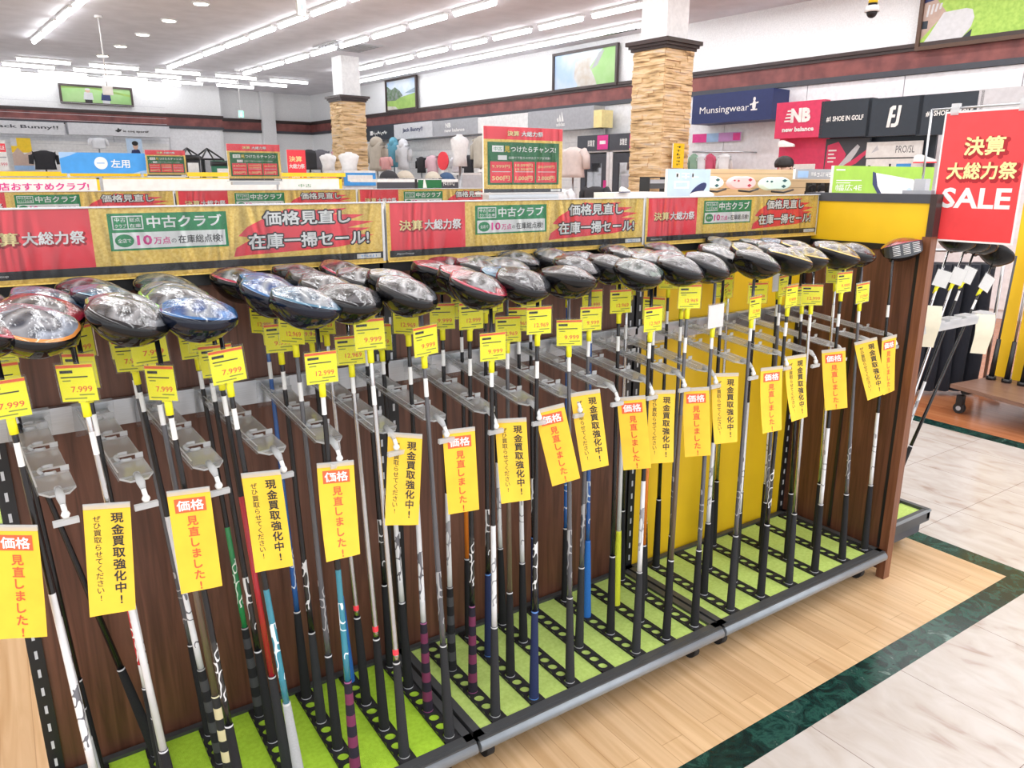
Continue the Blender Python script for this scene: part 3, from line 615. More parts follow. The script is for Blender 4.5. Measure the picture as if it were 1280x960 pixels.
SPEC = {  # (bay, row, place): grip, shaft
 (0,0,0): ('grey','white printed'), (0,0,1): ('grey','white over black'), (0,0,2): ('black','black'), (0,0,3): ('black','black'),
 (0,1,3): ('black','black'), (0,1,2): ('black','crimson and white'), (0,1,1): ('charcoal','white printed'), (0,1,0): ('black','white'),
 (0,2,3): ('black','graphite'), (0,2,2): ('ribbed black','white printed'), (0,2,1): ('cream patterned','brown'), (0,2,0): ('black','black printed'),
 (0,3,3): ('ribbed black','green printed'), (0,3,2): ('black','black printed'), (0,3,1): ('charcoal','red'), (0,3,0): ('grey','teal'),
 (0,4,3): ('black','blue'), (0,4,2): ('charcoal','black printed'), (0,4,1): ('black','graphite'), (0,4,0): ('purple striped','teal'),
 (0,5,3): ('blue','black'), (0,5,2): ('black','steel with red ring'), (0,5,1): ('black','steel with red ring'), (0,5,0): ('charcoal','steel with red ring'),
 (0,6,3): ('black','black printed'), (0,6,2): ('black','white printed'), (0,6,1): ('purple striped','white printed'), (0,6,0): ('charcoal','graphite'),
 (1,0,3): None, (1,0,2): ('ribbed black','white over black'), (1,0,1): ('purple striped','black printed'), (1,0,0): ('charcoal','white over black'),
 (1,1,3): ('black','orange'), (1,1,2): ('navy','black printed'), (1,1,1): ('black','brown'), (1,1,0): ('navy','black printed'),
 (1,2,3): ('black','white over black'), (1,2,2): ('black','white over black'), (1,2,1): None, (1,2,0): ('charcoal','graphite'),
 (1,3,3): ('navy','black printed'), (1,3,2): None, (1,3,1): ('charcoal','graphite'), (1,3,0): None,
 (1,4,3): ('black','blue'), (1,4,2): ('blue','blue'), (1,4,1): ('black','black'), (1,4,0): ('charcoal','white over black'),
 (1,5,3): None, (1,5,2): ('lime yellow','white'), (1,5,1): ('black','orange'), (1,5,0): ('black','brown'),
 (1,6,3): ('black','black'), (1,6,2): ('black','white over black'), (1,6,1): ('black','graphite'), (1,6,0): ('black','graphite'),
 (2,0,3): ('black','black'), (2,0,2): None, (2,0,1): ('black','white over black'), (2,0,0): ('charcoal','graphite'),
 (2,1,3): None, (2,1,2): ('black','steel'), (2,1,1): ('black','white printed'), (2,1,0): ('black','black printed'),
 (2,2,3): ('black','steel'), (2,2,2): ('black','black'), (2,2,1): ('black','graphite'), (2,2,0): ('charcoal','steel'),
 (2,3,3): None, (2,3,2): ('black','white printed'), (2,3,1): ('black','black'), (2,3,0): ('black','white over black'),
 (2,4,3): None, (2,4,2): None, (2,4,1): ('black','steel'), (2,4,0): ('black','graphite'),
 (2,5,3): None, (2,5,2): None, (2,5,1): None, (2,5,0): ('black','white over black')}
HEADS = {(0,0): ('red and black','silver','red and black','black and silver'), (0,1): ('orange trimmed','red and black','steel blue','blue'), (0,2): ('black and silver','lime trimmed','steel blue','black and silver'), (0,3): ('blue','lime trimmed','lime trimmed','dark green'),
 (0,4): ('steel blue','blue','blue','red and black'), (0,5): ('plain black','black and silver','black and silver','black and silver'), (0,6): ('black and silver','white marked','white marked','red and black'),
 (1,0): ('red and black','red and black','red and black','silver'), (1,1): ('plain black','steel blue','white marked','red and black'), (1,2): ('plain black','black and silver','silver','silver'), (1,3): ('red and black','plain black','black and silver','black and silver'),
 (1,4): ('dark green','plain black','orange trimmed','silver'), (1,5): ('plain black','silver','white marked','silver'), (1,6): ('plain black','white marked','gold tipped','black and silver'),
 (2,0): ('plain black','silver','white marked','silver'), (2,1): ('gold tipped','gold tipped','silver','silver'), (2,2): ('gold tipped','black and silver','silver','silver'), (2,3): ('gold tipped','gold tipped','steel blue','silver'), (2,4): ('plain black','black and silver','silver','silver'), (2,5): ('grooved',)*4}
rc = random.Random(5); CLUBS = {}
for (k, i, j), sp_ in SPEC.items():
    if not sp_: continue
    x = ROWS[k][i]; y = JY[j]; gr, sh = sp_; hd = HEADS[(k, i)][j]
    tx = LEAN[k][i]+rc.uniform(-.012, .012); ty = rc.uniform(-.012, .012)
    if (k, i, j) == (0, 1, 3): tx = -.20
    turn = math.radians(176-38*(x+2.6)/2.5+rc.uniform(-24, 24))
    if (k, i, j) == (2, 5, 0): turn = math.radians(-46)
    drop = rc.uniform(-.02, .02)
    lab = f'{gr}-gripped driver, {hd} head, {PLACE[j]} of {NTH[i]} row in the {BAY[k]} green tray'
    c = club((x, y, DZ-.002), tx, ty, turn, hd, sh, gr, lab, 'used drivers on the rack'); CLUBS[(k, i, j)] = c
    if (k, i, j) != (2, 5, 0):
        wh = (k, i, j) in ((1, 6, 0), (2, 3, 2))
        price_card(c, .968+.030*((i+j) % 2)+rc.uniform(-.012, .03), math.radians(rc.choice((-8, -20, -32, -14, 6, 30, -50))+rc.uniform(-8, 8)), 0 if k == 0 and i < 4 else rc.randrange(1, 4),
                   f'{"white" if wh else "yellow"} price card on the {PLACE[j]} club of the {NTH[i]} row, {BAY[k]} green tray', 'price cards on the club shafts', wh)
# ------------------------------------------------------------------ long yellow papers hanging from the arm clips
def paper(x, y, z, kind, yaw, tilt, curl, n):
    t = thing('hanging_paper', (x, y, z), '', 'hanging paper', 'yellow papers hanging from the holder arms')
    t['label'] = f'yellow paper strip with {"black" if kind else "red"} vertical lettering on the front rack, {NTH[n] if n < 12 else ""}{"" if n < 12 else HI[n-12]} from the left'
    b = MB(); wd, h = .074, .20; NX, NY = 4, 14; cy_, sy_ = math.cos(yaw), math.sin(yaw); ctl, stl = math.cos(tilt), math.sin(tilt)
    def w3(px, py, off=0):                                           # paper coordinates to space: py runs down
        v = py/h; bend = curl*v*v*.06+.004*math.sin(3*px/wd)
        a, c = px*ctl+py*stl, -px*stl*-1*0+py*ctl-px*stl*0
        qx = px*ctl - (-py)*stl; qz = -py*ctl + px*stl
        d = -bend-off; tw = curl*.5*v*v
        X = qx*math.cos(tw); Y = d+qx*math.sin(tw)
        return Vector((x+X*cy_-Y*sy_, y+X*sy_+Y*cy_, z+qz))
    g = [[None]*(NX+1) for _ in range(NY+1)]
    for r in range(NY+1):
        for c in range(NX+1): b.v.append(w3(-wd/2+wd*c/NX, h*r/NY)); g[r][c] = len(b.v)-1
    for r in range(NY):
        for c in range(NX): b.face((g[r][c], g[r+1][c], g[r+1][c+1], g[r][c+1]), YPAPER, True)
    def put(tx, cx, top, size, m, bold, step=1.06, sx=1):
        yy = top
        for ch, (sx_, sy_b) in ((ch, s2) for ch in tx for s2 in (((-bold, -bold), (bold, -bold), (bold, bold), (-bold, bold)) if bold > .012 else ((0, 0),))):
            vs, fs, x0, x1, y0, y1 = glyphs(ch, 0 if bold > .012 else bold); bb = len(b.v)
            for vx, vy in vs: b.v.append(w3(cx+(vx-(x0+x1)/2+sx_)*size*sx, yy+size*.5-(vy-(y0+y1)/2+sy_b)*size, .0006))
            for f in fs: b.face([bb+i for i in f], m)
            if sx_ <= 0 and sy_b >= 0: yy += size*step
    def quad(x0, y0, x1, y1, m, off):
        bb = len(b.v)
        for px, py in ((x0, y1), (x1, y1), (x1, y0), (x0, y0)): b.v.append(w3(px, py, off))
        b.face((bb, bb+1, bb+2, bb+3), m)
    if kind:
        put('現金買取強化中!', .015, .014, .0205, BLK, .02); put('ぜひ買取らせてください!', -.017, .018, .0132, BLK, .005, 1.0)
    else:
        quad(-.027, .014, .027, .042, ORANGE, .0004)
        vs, fs, x0, x1, y0, y1 = glyphs('価格', 0)
        for ox, oy in ((-.025, 0), (.025, 0), (0, .025), (0, -.025)):
            bb = len(b.v)
            for vx, vy in vs: b.v.append(w3((vx-(x0+x1)/2+ox)*.0235, .028-(vy-(y0+y1)/2+oy)*.022, .0009))
            for f in fs: b.face([bb+i for i in f], WHT)
        put('見直しました!', 0, .049, .0205, ORANGE, .02)
    b.build('paper_sheet', t)
    b = MB()
    pts = [w3(-wd/2, -.004), w3(wd/2, -.004), w3(wd/2, .006), w3(-wd/2, .006)]
    fr_ = [p+(w3(0, 0, .0015)-w3(0, 0, 0)) for p in pts]; bk = [p-(w3(0, 0, .0015)-w3(0, 0, 0)) for p in pts]
    ids = [len(b.v)+i for i in range(8)]; b.v += fr_+bk
    for q in ((0, 3, 2, 1), (4, 5, 6, 7), (0, 1, 5, 4), (1, 2, 6, 5), (2, 3, 7, 6), (3, 0, 4, 7)): b.face([ids[i] for i in q], ACRE)
    b.build('sheet_clamp', t)
HI = ['thirteenth', 'fourteenth', 'fifteenth', 'sixteenth', 'seventeenth', 'eighteenth', 'nineteenth', 'twentieth']
for n, (x, z, kd, yaw, tilt, curl) in enumerate(((-2.664, .915, 0, -8, -3, .2), (-2.525, .92, 1, 6, -4, .3), (-2.39, .915, 0, 4, 1, .2), (-2.256, .92, 1, -5, 3, .3), (-2.105, .908, 0, 2, 0, .5), (-1.945, .94, 1, -14, -4, .4), (-1.812, .926, 0, 2, 2, .1), (-1.671, .925, 1, -12, 3, .4), (-1.558, .935, 0, -8, 13, .2), (-1.446, .957, 1, -10, 8, .4), (-1.29, .918, 0, -20, 7, .1), (-1.18, .918, 1, -14, 1, .3), (-1.046, .905, 0, -18, 5, .1), (-.926, .93, 1, -16, 2, .5), (-.718, .92, 0, 0, 3, .3), (-.606, .942, 1, 2, 5, .5), (-.411, .938, 0, -18, 8, .2), (-.234, .948, 1, -16, 16, .6), (-.091, .944, 0, 14, 5, .3))):
    paper(x, .035, z, kd, math.radians(yaw-14), math.radians(tilt), curl, n)
# ------------------------------------------------------------------ sale banners
def splash(b, x0, y0, x1, y1, m, z, seed=3):
    w, h = x1-x0, y1-y0
    P = [(0, .0), (.10, .02), (.35, .05), (.72, .10), (.98, .22), (.80, .24), (1.0, .34), (.82, .38), (.97, .50), (.80, .52), (1.0, .64), (.80, .68), (.93, .80), (.70, .82), (.80, .95), (.55, .92), (.38, .96), (.22, .78), (.10, .60), (.04, .42), (.14, .38), (.02, .18)]
    b.poly([(x0+px*w, y0+py*h) for px, py in P], m, z)
def outlined(b, t, cx, cy, w, h, m, mo, z, o=.0035):
    b.text(t, cx, cy, w+2*o, h+2*o, mo, z, .11); b.text(t, cx, cy, w, h, m, z+.0006, .032)
def banner(o, label, group, lettered=True, ex=XA):
    t = thing('sale_banner', o+ex*.45, label, 'banner', group)
    W_, H_ = .893, .148; b = MB(); b.frame(o, ex, Z); b.box(0, 0, -.012, W_, H_, 0, WHT)
    b.rect(0, 0, W_, H_, GOLD, .0008); b.rect(.006, .010, W_-.004, .027, BLK, .0014)
    b.rect(.010, .027, .232, H_-.001, RED, .0014)
    for t_, cx, w_, m in (('決算', .068, .068, CREAM), ('大総力祭', .163, .112, WHT)):
        b.text(t_, cx+.002, .0875, w_+.004, .031, CRIM, .002, .08); b.text(t_, cx, .090, w_, .027, m, .0028, .03)
    b.rect(.264, .058, .506, .136, GREEN, .0014); b.rect(.270, .062, .500, .096, WHT, .002)
    b.rect(.272, .102, .332, .131, WHT, .002); b.rect(.2745, .1045, .301, .1285, GREEN, .0026); b.rect(.303, .1045, .3295, .1285, GREEN, .0026)
    b.text('中古', .2878, .1225, .021, .009, WHT, .003, .01); b.text('クラブ', .2878, .110, .022, .008, WHT, .003, .01); b.text('総点', .3162, .1225, .021, .009, WHT, .003, .01); b.text('在庫', .3162, .110, .022, .008, WHT, .003, .01)
    b.text('中古クラブ', .417, .117, .156, .027, WHT, .002, .03)
    b.ell(.292, .079, .0185, .0135, GREEN, .0026); b.text('全店で', .292, .079, .026, .009, WHT, .003, .01)
    b.text('10', .331, .079, .030, .021, PINKP, .0026, .03); b.text('万点', .366, .077, .034, .016, PINKP, .0026, .02); b.text('の', .390, .0755, .010, .009, BLK, .0026); b.text('在庫総点検!', .446, .078, .094, .018, BLK, .0026, .01)
    splash(b, .515, .033, .865, .143, RED, .0014)
    outlined(b, '価格見直し', .695, .1175, .215, .033, WHT, BLK, .002); outlined(b, '在庫一掃セール!', .700, .0655, .300, .036, WHT, BLK, .002)
    b.text('AlpenGroup', .050, .0175, .05, .006, WHT, .002); b.rect(.815, .012, .880, .0235, WHT, .002); b.strokes(.825, .0145, .870, .021, 6, SKYP, .0026)
    b.rect(W_-.0065, 0, W_, H_, WHT, .002)
    b.build('printed_board', t)
    b = MB(); b.frame(o, ex, Z); b.rect(0, .002, W_, H_, FILM, .006); b.build('clear_cover', t)
    b = MB(); b.frame(o, ex, Z); b.box(0, -.002, -.014, W_, .0025, .005, GOLD); b.box(0, H_, -.012, W_, H_+.003, .008, LGREY); b.build('holder_rail', t); return t
for k in range(3): banner(Vector((-2.684+.9*k, .438, 1.268)), f'gold and red sale banner on top of the {BAY[k]} bay of the front rack', 'sale banners along the front rack')
for k, x in enumerate((-3.7, -2.8, -1.9, -1.0)): banner(Vector((x+.003, 2.5, 1.274)), ['gold sale banner of the second rack, cut off at the left edge of the photo', 'gold sale banner of the second rack, ending left of the black gap', 'gold sale banner of the second rack, right of the black gap', 'gold sale banner of the second rack, behind the largest green price sign'][k], 'sale banners along the second rack')
def plain_rack(name, x0, x1, y, label, m, top=1.27):
    t = thing(name, ((x0+x1)/2, y+.2, 0), label, 'display rack')
    b = MB(); b.box(x0, y-.42, .05, x1, y+.05, DZ, DECK); b.build('base_deck', t)
    b = MB(); b.box(x0, y+.01, .05, x1, y+.03, top, m); b.build('back_panel', t)
    b = MB(); b.box(x0, y-.42, .10, x1, y-.40, .125, NOSE); b.build('front_rail', t)
    b = MB(); b.box(x0+.02, y-.40, DZ, x1-.02, y, DZ+.004, TURF2); b.build('turf_mat', t)
    for i in range(int(round((x1-x0)/.9))+1):
        b = MB(); x = x0+i*.9; b.box(x-.02, y+.0, .02, x+.02, y+.05, 1.41, BLACK); b.build('slotted_post', t)
    b = MB()
    b.box(x0, y-.41, .0, x0+.04, y+.04, .05, BLACK); b.box(x1-.04, y-.41, .0, x1, y+.04, .05, BLACK); b.build('foot', t)
    return t
plain_rack('display_rack', -3.7, -.1, 2.515, 'second club rack behind the front rack, seen over its banners', DWOOD)
plain_rack('display_rack', -4.2, .2, 4.02, 'third rack with yellow headed white signs, behind the second rack', YPANEL, 1.36)
# ------------------------------------------------------------------ white headed signs of the third rack
def sign_board(fr, w_, h_, name, label, cat, bgm, draw, group=None, th=.012, edge=None):
    o, ex, ey = fr; t = thing(name, o+ex*(w_/2), label, cat, group)
    b = MB(); b.frame(o, ex, ey); b.box(0, 0, -th, w_, h_, 0, edge or WHT); b.rect(0, 0, w_, h_, bgm, .0006)
    if draw: draw(b, w_, h_)
    b.build('sign_face', t)
    if name == 'header_sign' and o.z > 1.38: b = MB(); b.frame(o, ex, ey); b.box(w_*.06, 1.36-o.z, -.03, w_*.09, 0, -.012, METAL); b.box(w_*.9, 1.36-o.z, -.03, w_*.93, 0, -.012, METAL); b.build('sign_leg', t)
    if name == 'sale_sheet' and o.y > 3: b = MB(); b.frame(o, ex, ey); b.box(w_*.45, -o.z, -.04, w_*.55, h_*.5, -.015, METAL); b.box(w_*.2, -o.z, -.2, w_*.8, -o.z+.02, .15, METAL); b.build('floor_stand', t)
    return t
def foot_of(t, fr, w_, m, hh=.02, depth=.08):
    o, ex, ey = fr; b = MB(); b.frame(o, ex, ey); b.box(w_*.1, -hh, -depth, w_*.9, 0, .02, m); b.build('sign_foot', t)
f, w_, h_ = on_y(-40, 222, 126, 240, 4.0)
def d(b, w, h): b.rect(0, h*.90, w, h, YEL, .001); b.rect(w-.015, 0, w, h, YEL, .001); b.text('当店おすすめクラブ!', w*.52, h*.40, w*.78, h*.55, PINKP, .0014, .03)
sign_board(f, w_, h_, 'header_sign', 'white sign with pink recommended clubs lettering on the third rack', 'sign', WHT, d)
f, w_, h_ = on_y(128, 222, 346, 238, 4.0)
sign_board(f, w_, h_, 'header_sign', 'blank white header sign with yellow edge on the third rack', 'sign', WHT, lambda b, w, h: b.rect(0, h*.90, w, h, YEL, .001))
f, w_, h_ = on_y(348, 222, 428, 236, 4.0)
sign_board(f, w_, h_, 'header_sign', 'short white header sign with yellow edge at the right end of the third rack', 'sign', WHT, lambda b, w, h: (b.rect(0, h*.88, w, h, YEL, .001), b.rect(w*.95, 0, w, h, YEL, .001), b.text('中古', w*.4, h*.3, w*.2, h*.3, GREEN, .001)))
f, w_, h_ = on_y(-40, 214, 432, 221, 4.35)
sign_board(f, w_, h_, 'top_rail', 'yellow top rail running behind the white header signs', 'rail', YEL, None, th=.05, edge=YEL)
f, w_, h_ = on_y(73, 190, 187, 217, 4.05)
def d(b, w, h):
    b.poly([(0, h*.7), (w*.12, h*.85), (w*.2, h), (0, h)], SKYP, .001); b.poly([(w*.8, 0), (w, 0), (w, h*.2), (w*.9, h*.12)], SKYP, .001)
    b.ell(w*.45, h*.5, h*.30, h*.30, WHT, .001, 24); b.rect(w*.40, h*.47, w*.49, h*.53, SKYP, .0014); b.text('左用', w*.67, h*.48, w*.22, h*.42, WHT, .001, .02)
sign_board(f, w_, h_, 'header_sign', 'blue sign with white left-handed lettering and a white disc', 'sign', BLUEP, d)
# ------------------------------------------------------------------ green price signs on stands
def price_sign(o, w, h, label, depth=.05):
    t = thing('price_sign', o+XA*(w/2), label, 'price sign', 'green and red price signs on the rack tops')
    b = MB(); b.frame(o, XA, Z); b.box(0, 0, -.006, w, h, 0, WHT); b.rect(0, 0, w, h, GOLD, .0006); b.rect(0, h*.81, w, h, RED, .001)
    for t_, cx, w_, m in (('決算', .36, .15, CREAM), ('大総力祭', .60, .28, WHT)): b.text(t_, w*cx, h*.898, w*w_, h*.085, CRIM, .0012, .08); b.text(t_, w*cx, h*.902, w*w_, h*.08, m, .0018, .03)
    b.rect(w*.045, h*.12, w*.955, h*.77, DGREEN, .001); b.rect(w*.1, h*.62, w*.24, h*.715, WHT, .0014); b.text('中古', w*.17, h*.667, w*.10, h*.06, GREEN, .0018)
    b.text('見', w*.285, h*.665, w*.07, h*.095, YEL, .0014, .02); b.text('つけたらチャンス!', w*.62, h*.665, w*.58, h*.09, WHT, .0014, .02)
    b.rect(w*.17, h*.50, w*.28, h*.57, WHT, .0014); b.text('店頭で下取りの中古クラブが対象!', w*.57, h*.535, w*.54, h*.04, WHT, .0014)
    for k, (p1, p2) in enumerate((('9.999', '500'), ('10.099', '1.000'), ('20.099', '2.000'))):
        x = w*(.075+.29*k); b.rect(x, h*.15, x+w*.27, h*.475, RED, .0014)
        b.text(p1+'円', x+w*.13, h*(.40 if k != 1 else .42), w*.22, h*.05, CREAM, .0018, .01)
        if k == 1: b.text('19.999円', x+w*.13, h*.355, w*.22, h*.05, CREAM, .0018, .01)
        b.rect(x+w*.02, h*.315, x+w*.25, h*.325, WHT, .0018); b.text(p2+'円', x+w*.13, h*.22, w*.22, h*.075, CREAM, .0018, .02)
    b.rect(0, 0, w, h*.055, CHAR, .001); b.rect(w*.85, h*.008, w*.98, h*.047, WHT, .0014)
    b.build('printed_sheet', t)
    b = MB(); b.frame(o, XA, Z); b.box(0, -.006, -depth, w, 0, .012, ACRE); b.box(w*.05, -.02, -.03, w*.95, -.006, .004, METAL); b.build('stand', t)
    b = MB(); b.frame(o, XA, Z); b.rect(-.004, 0, w+.004, h+.004, FILM, .004); b.build('clear_cover', t)
price_sign(Vector((-1.452, .5, 1.437)), .276, .180, 'largest green and red price sign, standing on the front rack banners')
price_sign(Vector((-1.645, 2.52, 1.468)), .255, .170, 'middle sized green and red price sign, standing on the second rack')
price_sign(Vector((-1.77, 4.02, 1.494)), .237, .158, 'smallest green and red price sign, beside the blue left-handed sign')
f, w_, h_ = on_back(358, 187, 384, 228, 9.0)
def d(b, w, h): b.text('決算', w*.45, h*.72, w*.7, h*.18, CREAM, .001, .03); b.text('大総力祭', w*.5, h*.5, w*.85, h*.15, WHT, .001, .03); b.text('SALE', w*.5, h*.2, w*.85, h*.18, WHT, .001, .03)
sign_board(f, w_, h_, 'sale_sheet', 'small red SALE sheet standing far behind the middle sized price sign', 'sale sheet', RED, d)
# ------------------------------------------------------------------ the red SALE sheet on its pole
SX = .045
t = thing('sale_sheet', (SX, -.105, 1.27), 'large red SALE sheet with white border hanging from a pole above the end panel', 'sale sheet')
b = MB(); b.frame((SX, .022, 1.272), -YA, Z); sw, sh_ = .268, .416
b.box(0, 0, -.001, sw, sh_, 0, WHT); b.rect(.006, .006, sw-.006, sh_-.006, pm('sale_red', (.86, .055, .06), .35), .0006)
for t_, cx, cy, w_, h_, m in (('決算', .140, .305, .125, .060, CREAM), ('大総力祭', .140, .228, .215, .055, CREAM)):
    b.text(t_, cx+.005, cy-.006, w_+.016, h_+.012, CRIM, .001, .09); b.text(t_, cx, cy, w_, h_, m, .0018, .035)
b.text('決', .105, .305, .056, .060, CREAM, .0022, .035) if False else None
b.text('SALE', .135, .142, .215, .066, WHT, .001, .028)
b.build('printed_sheet', t)
t2 = thing('sign_pole', (SX+.004, .07, 1.425), 'thin grey sign pole with a side bar, carrying the large SALE sheet', 'sign pole')
b = MB(); b.tube([(SX+.004, .07, 1.425), (SX+.004, .07, 1.70)], .004, METAL, 8); b.build('upright_rod', t2)
b = MB(); b.tube([(SX+.004, .07, 1.698), (SX+.004, -.27, 1.698)], .0035, METAL, 8); b.build('side_bar', t2)
b = MB(); b.box(SX-.025, .02, 1.425, SX+.03, .12, 1.437, GREY); b.box(SX-.012, .05, 1.437, SX+.018, .09, 1.475, METAL); b.build('foot_clamp', t2)
for y in (-.01, -.215):
    b = MB(); b.box(SX-.006, y-.012, 1.676, SX+.010, y+.012, 1.712, ACRE); b.build('sheet_clip', t2)
# ------------------------------------------------------------------ goods standing on the far side of the front rack
f, w_, h_ = on_y(835, 211, 886, 248, .60)
def d(b, w, h):
    b.strokes(w*.08, h*.68, w*.75, h*.88, 3, WHT, .001, 5); b.rect(w*.15, h*.35, w*.5, h*.6, WHT, .001); b.rect(w*.19, h*.40, w*.46, h*.55, PALEB, .0014); b.ell(w*.72, h*.28, w*.22, h*.17, NAVY, .0014, 18, .5); b.ell(w*.82, h*.12, w*.3, h*.14, WHT, .0018)
sign_board(f, w_, h_, 'poster_board', 'pale blue poster board with a dark cap print, behind the right banner', 'poster', PALEB, d)
f, w_, h_ = on_y(886, 211, 1046, 250, .74)
def d(b, w, h):
    for k in range(4): b.rect(0, h*(.2+.22*k), w, h*(.215+.22*k), pm('groove_brown', (.35, .24, .13), .6), .001)
sign_board(f, w_, h_, 'slat_board', 'pale wooden slat board behind the bean-shaped pouches', 'slat board', BIRCH, d, edge=BIRCH)
PM = {'white': (.80, .84, .82), 'pink': (.86, .55, .55), 'mint': (.66, .82, .74)}
for (x0, x1, yc, cn) in ((866, 904, 228, 'white'), (908, 944, 228, 'pink'), (948, 988, 229, 'mint')):
    f, w_, h_ = on_y(x0, yc-9, x1, yc+10, .66); t = thing('padded_pouch', f[0]+XA*(w_/2), f'bean-shaped padded pouch in {cn} with dark diamond marks on the slat board', 'pouch', 'bean-shaped pouches on the slat board')
    m = pm('pouch_'+cn, PM[cn], .6); b = MB(); b.frame(*f); n = 28; o_ = []; i_ = []
    for k in range(n):
        q = 2*math.pi*k/n; rr = 1-.22*math.exp(-((q-math.pi*1.5)/.35)**2)-.16*math.exp(-((q-math.pi*.5)/.35)**2)
        x, y = w_*.5+w_*.5*math.cos(q)*rr, h_*.5+h_*.5*math.sin(q)*rr; o_.append((x, y)); i_.append((w_*.5+(x-w_*.5)*.82, h_*.5+(y-h_*.5)*.78))
    a = [b.p(x, y, 0) for x, y in o_]; c = [b.p(x, y, .012) for x, y in i_]
    for k in range(n): b.face((a[k], a[(k+1) % n], c[(k+1) % n], c[k]), m, True)
    b.face(c, m); dk = pm('pouch_mark_'+cn, {'white': (.03, .12, .13), 'pink': (.40, .03, .06), 'mint': (.02, .10, .11)}[cn], .6)
    for px, py, s_ in ((.2, .66, .03), (.33, .64, .035), (.72, .7, .055), (.70, .33, .055)): b.poly([(w_*px-s_*w_*1.4, h_*py), (w_*px, h_*py-s_*h_*2), (w_*px+s_*w_*1.4, h_*py), (w_*px, h_*py+s_*h_*2)], dk, .0126)
    b.build('padded_body', t); b = MB(); b.frame(*f); b.tube([(w_*.3, 0, .02), (w_*.6, -.004, .03), (w_*.95, h_*.1, .02)], .004, BLACK, 6); b.build('strap', t)
f, w_, h_ = on_y(995, 211, 1045, 224, .64)
def d(b, w, h): b.rect(w*.05, h*.15, w*.3, h*.8, SKYP, .001); b.strokes(w*.36, h*.2, w*.94, h*.72, 8, WHT, .001, 9)
sign_board(f, w_, h_, 'shelf_sign', 'small grey shelf sign above the black rangefinders', 'sign', GREY, d)
for k, px in enumerate((1017, 1028, 1040)):
    p = at(px, 236, YA, .6); t = thing('rangefinder', p-Vector((0, 0, .03)), f'small black golf device on a stand, {NTH[k]} from left beside the green shoe poster', 'golf device', 'black devices under the grey sign')
    b = MB(); b.tube([p+Vector((-.008, 0, 0)), p+Vector((.008, .02, .008))], [.016, .014], BLACK, 12); b.box(p.x-.012, p.y, p.z-.01, p.x+.012, p.y+.03, p.z+.024, BLACK); b.build('body', t)
    b = MB(); b.box(p.x-.01, p.y-.005, p.z-.035, p.x+.01, p.y+.035, p.z-.01, LGREY if k == 1 else BLACK); b.build('stand', t)
f, w_, h_ = on_y(1043, 207, 1163, 246, .40)
f = (Vector((f[0].x, .47, f[0].z-.012)), XA, Z)
f, w_, h_ = on_y(1043, 207, 1163, 247, .47)
def d(b, w, h):
    b.rect(w*.02, h*.86, w*.1, h*.9, WHT, .001); b.rect(w*.03, h*.56, w*.26, h*.585, WHT, .001); b.rect(w*.03, h*.49, w*.16, h*.51, WHT, .001); b.text('幅広4E', w*.15, h*.36, w*.24, h*.20, WHT, .001)
    b.poly([(w*.36, h*.84), (w*.39, h*.80), (w*.42, h*.5), (w*.52, 0), (w*.46, 0), (w*.37, h*.45)], NAVY, .001)
    b.poly([(w*.39, h*.80), (w*.55, h*.72), (w*.78, h*.60), (w*.82, h*.45), (w*.80, h*.15), (w*.83, 0), (w*.50, 0), (w*.42, h*.4)], WHT, .0014)
    b.poly([(w*.80, h*.30), (w*.95, h*.22), (w*.95, h*.04), (w*.81, h*.04)], NAVY, .0012); b.ell(w*.75, h*.24, w*.03, h*.09, PALEB, .0018)
sign_board(f, w_, h_, 'poster_board', 'lime green poster board with a large white shoe behind the end panel', 'poster', LIME, d)
SLIP = pm('cream_paper', (.86, .80, .62), .7)
# ------------------------------------------------------------------ end rack on the far side of the end panel
ER = ((.05, .06), (.435, .95)); EZ = .145
t = thing('end_rack', (.25, .5, 0), 'end rack with lime turf tray and slanting clubs, right of the brown end panel', 'display rack')
(x0, y0), (x1, y1) = ER
b = MB(); b.box(x0, y0+.02, EZ-.03, x1-.01, y1, EZ-.006, DECK); b.box(x0, y0+.05, .055, x1-.06, y1, EZ-.032, GREY); b.box(x1-.022, y0, EZ-.03, x1, y1, EZ+.012, DECK); b.build('base_deck', t)
b = MB(); b.slab([(x0, y0-.0), (x1, y0-.0), (x1, y0+.022), (x0, y0+.022)], DECK, EZ-.04, EZ+.010); b.box(x0, y0-.004, EZ+.002, x1, y0+.004, EZ+.011, NOSE); b.box(x0, y0+.012, EZ-.085, x1-.045, y0+.024, EZ-.042, CHAR); b.build('front_rail', t)
b = MB(); b.box(x0, y0+.022, EZ-.006, x1-.022, y1, EZ, TURF2); b.build('turf_mat', t)
for yy in (.215, .42):
    s_ = holed_strip(0, 0, .36, EZ+.001, EZ+.007, RUBBER, .04, .085, .017); s_.v = [Vector((x0+v.y, yy+v.x, v.z)) for v in s_.v]; s_.build('hole_strip', t)
for x in (x0+.05, x1-.08):
    for y in (y0+.09, y1-.1): castor(t, x, y)
b = MB(); b.box(x0-.005, .12, .06, x0+.008, .95, 1.36, DWOOD); b.build('back_panel', t)
b = MB(); b.box(x0+.01, .13, .905, .87, .185, .911, ACRE, ACR); b.box(x0+.01, .128, .893, .87, .130, .925, ACRE)
for k in range(6): b.box(.12+.128*k, .13, .911, .21+.128*k, .18, .932, ACRE)
b.build('holder_arm', t)
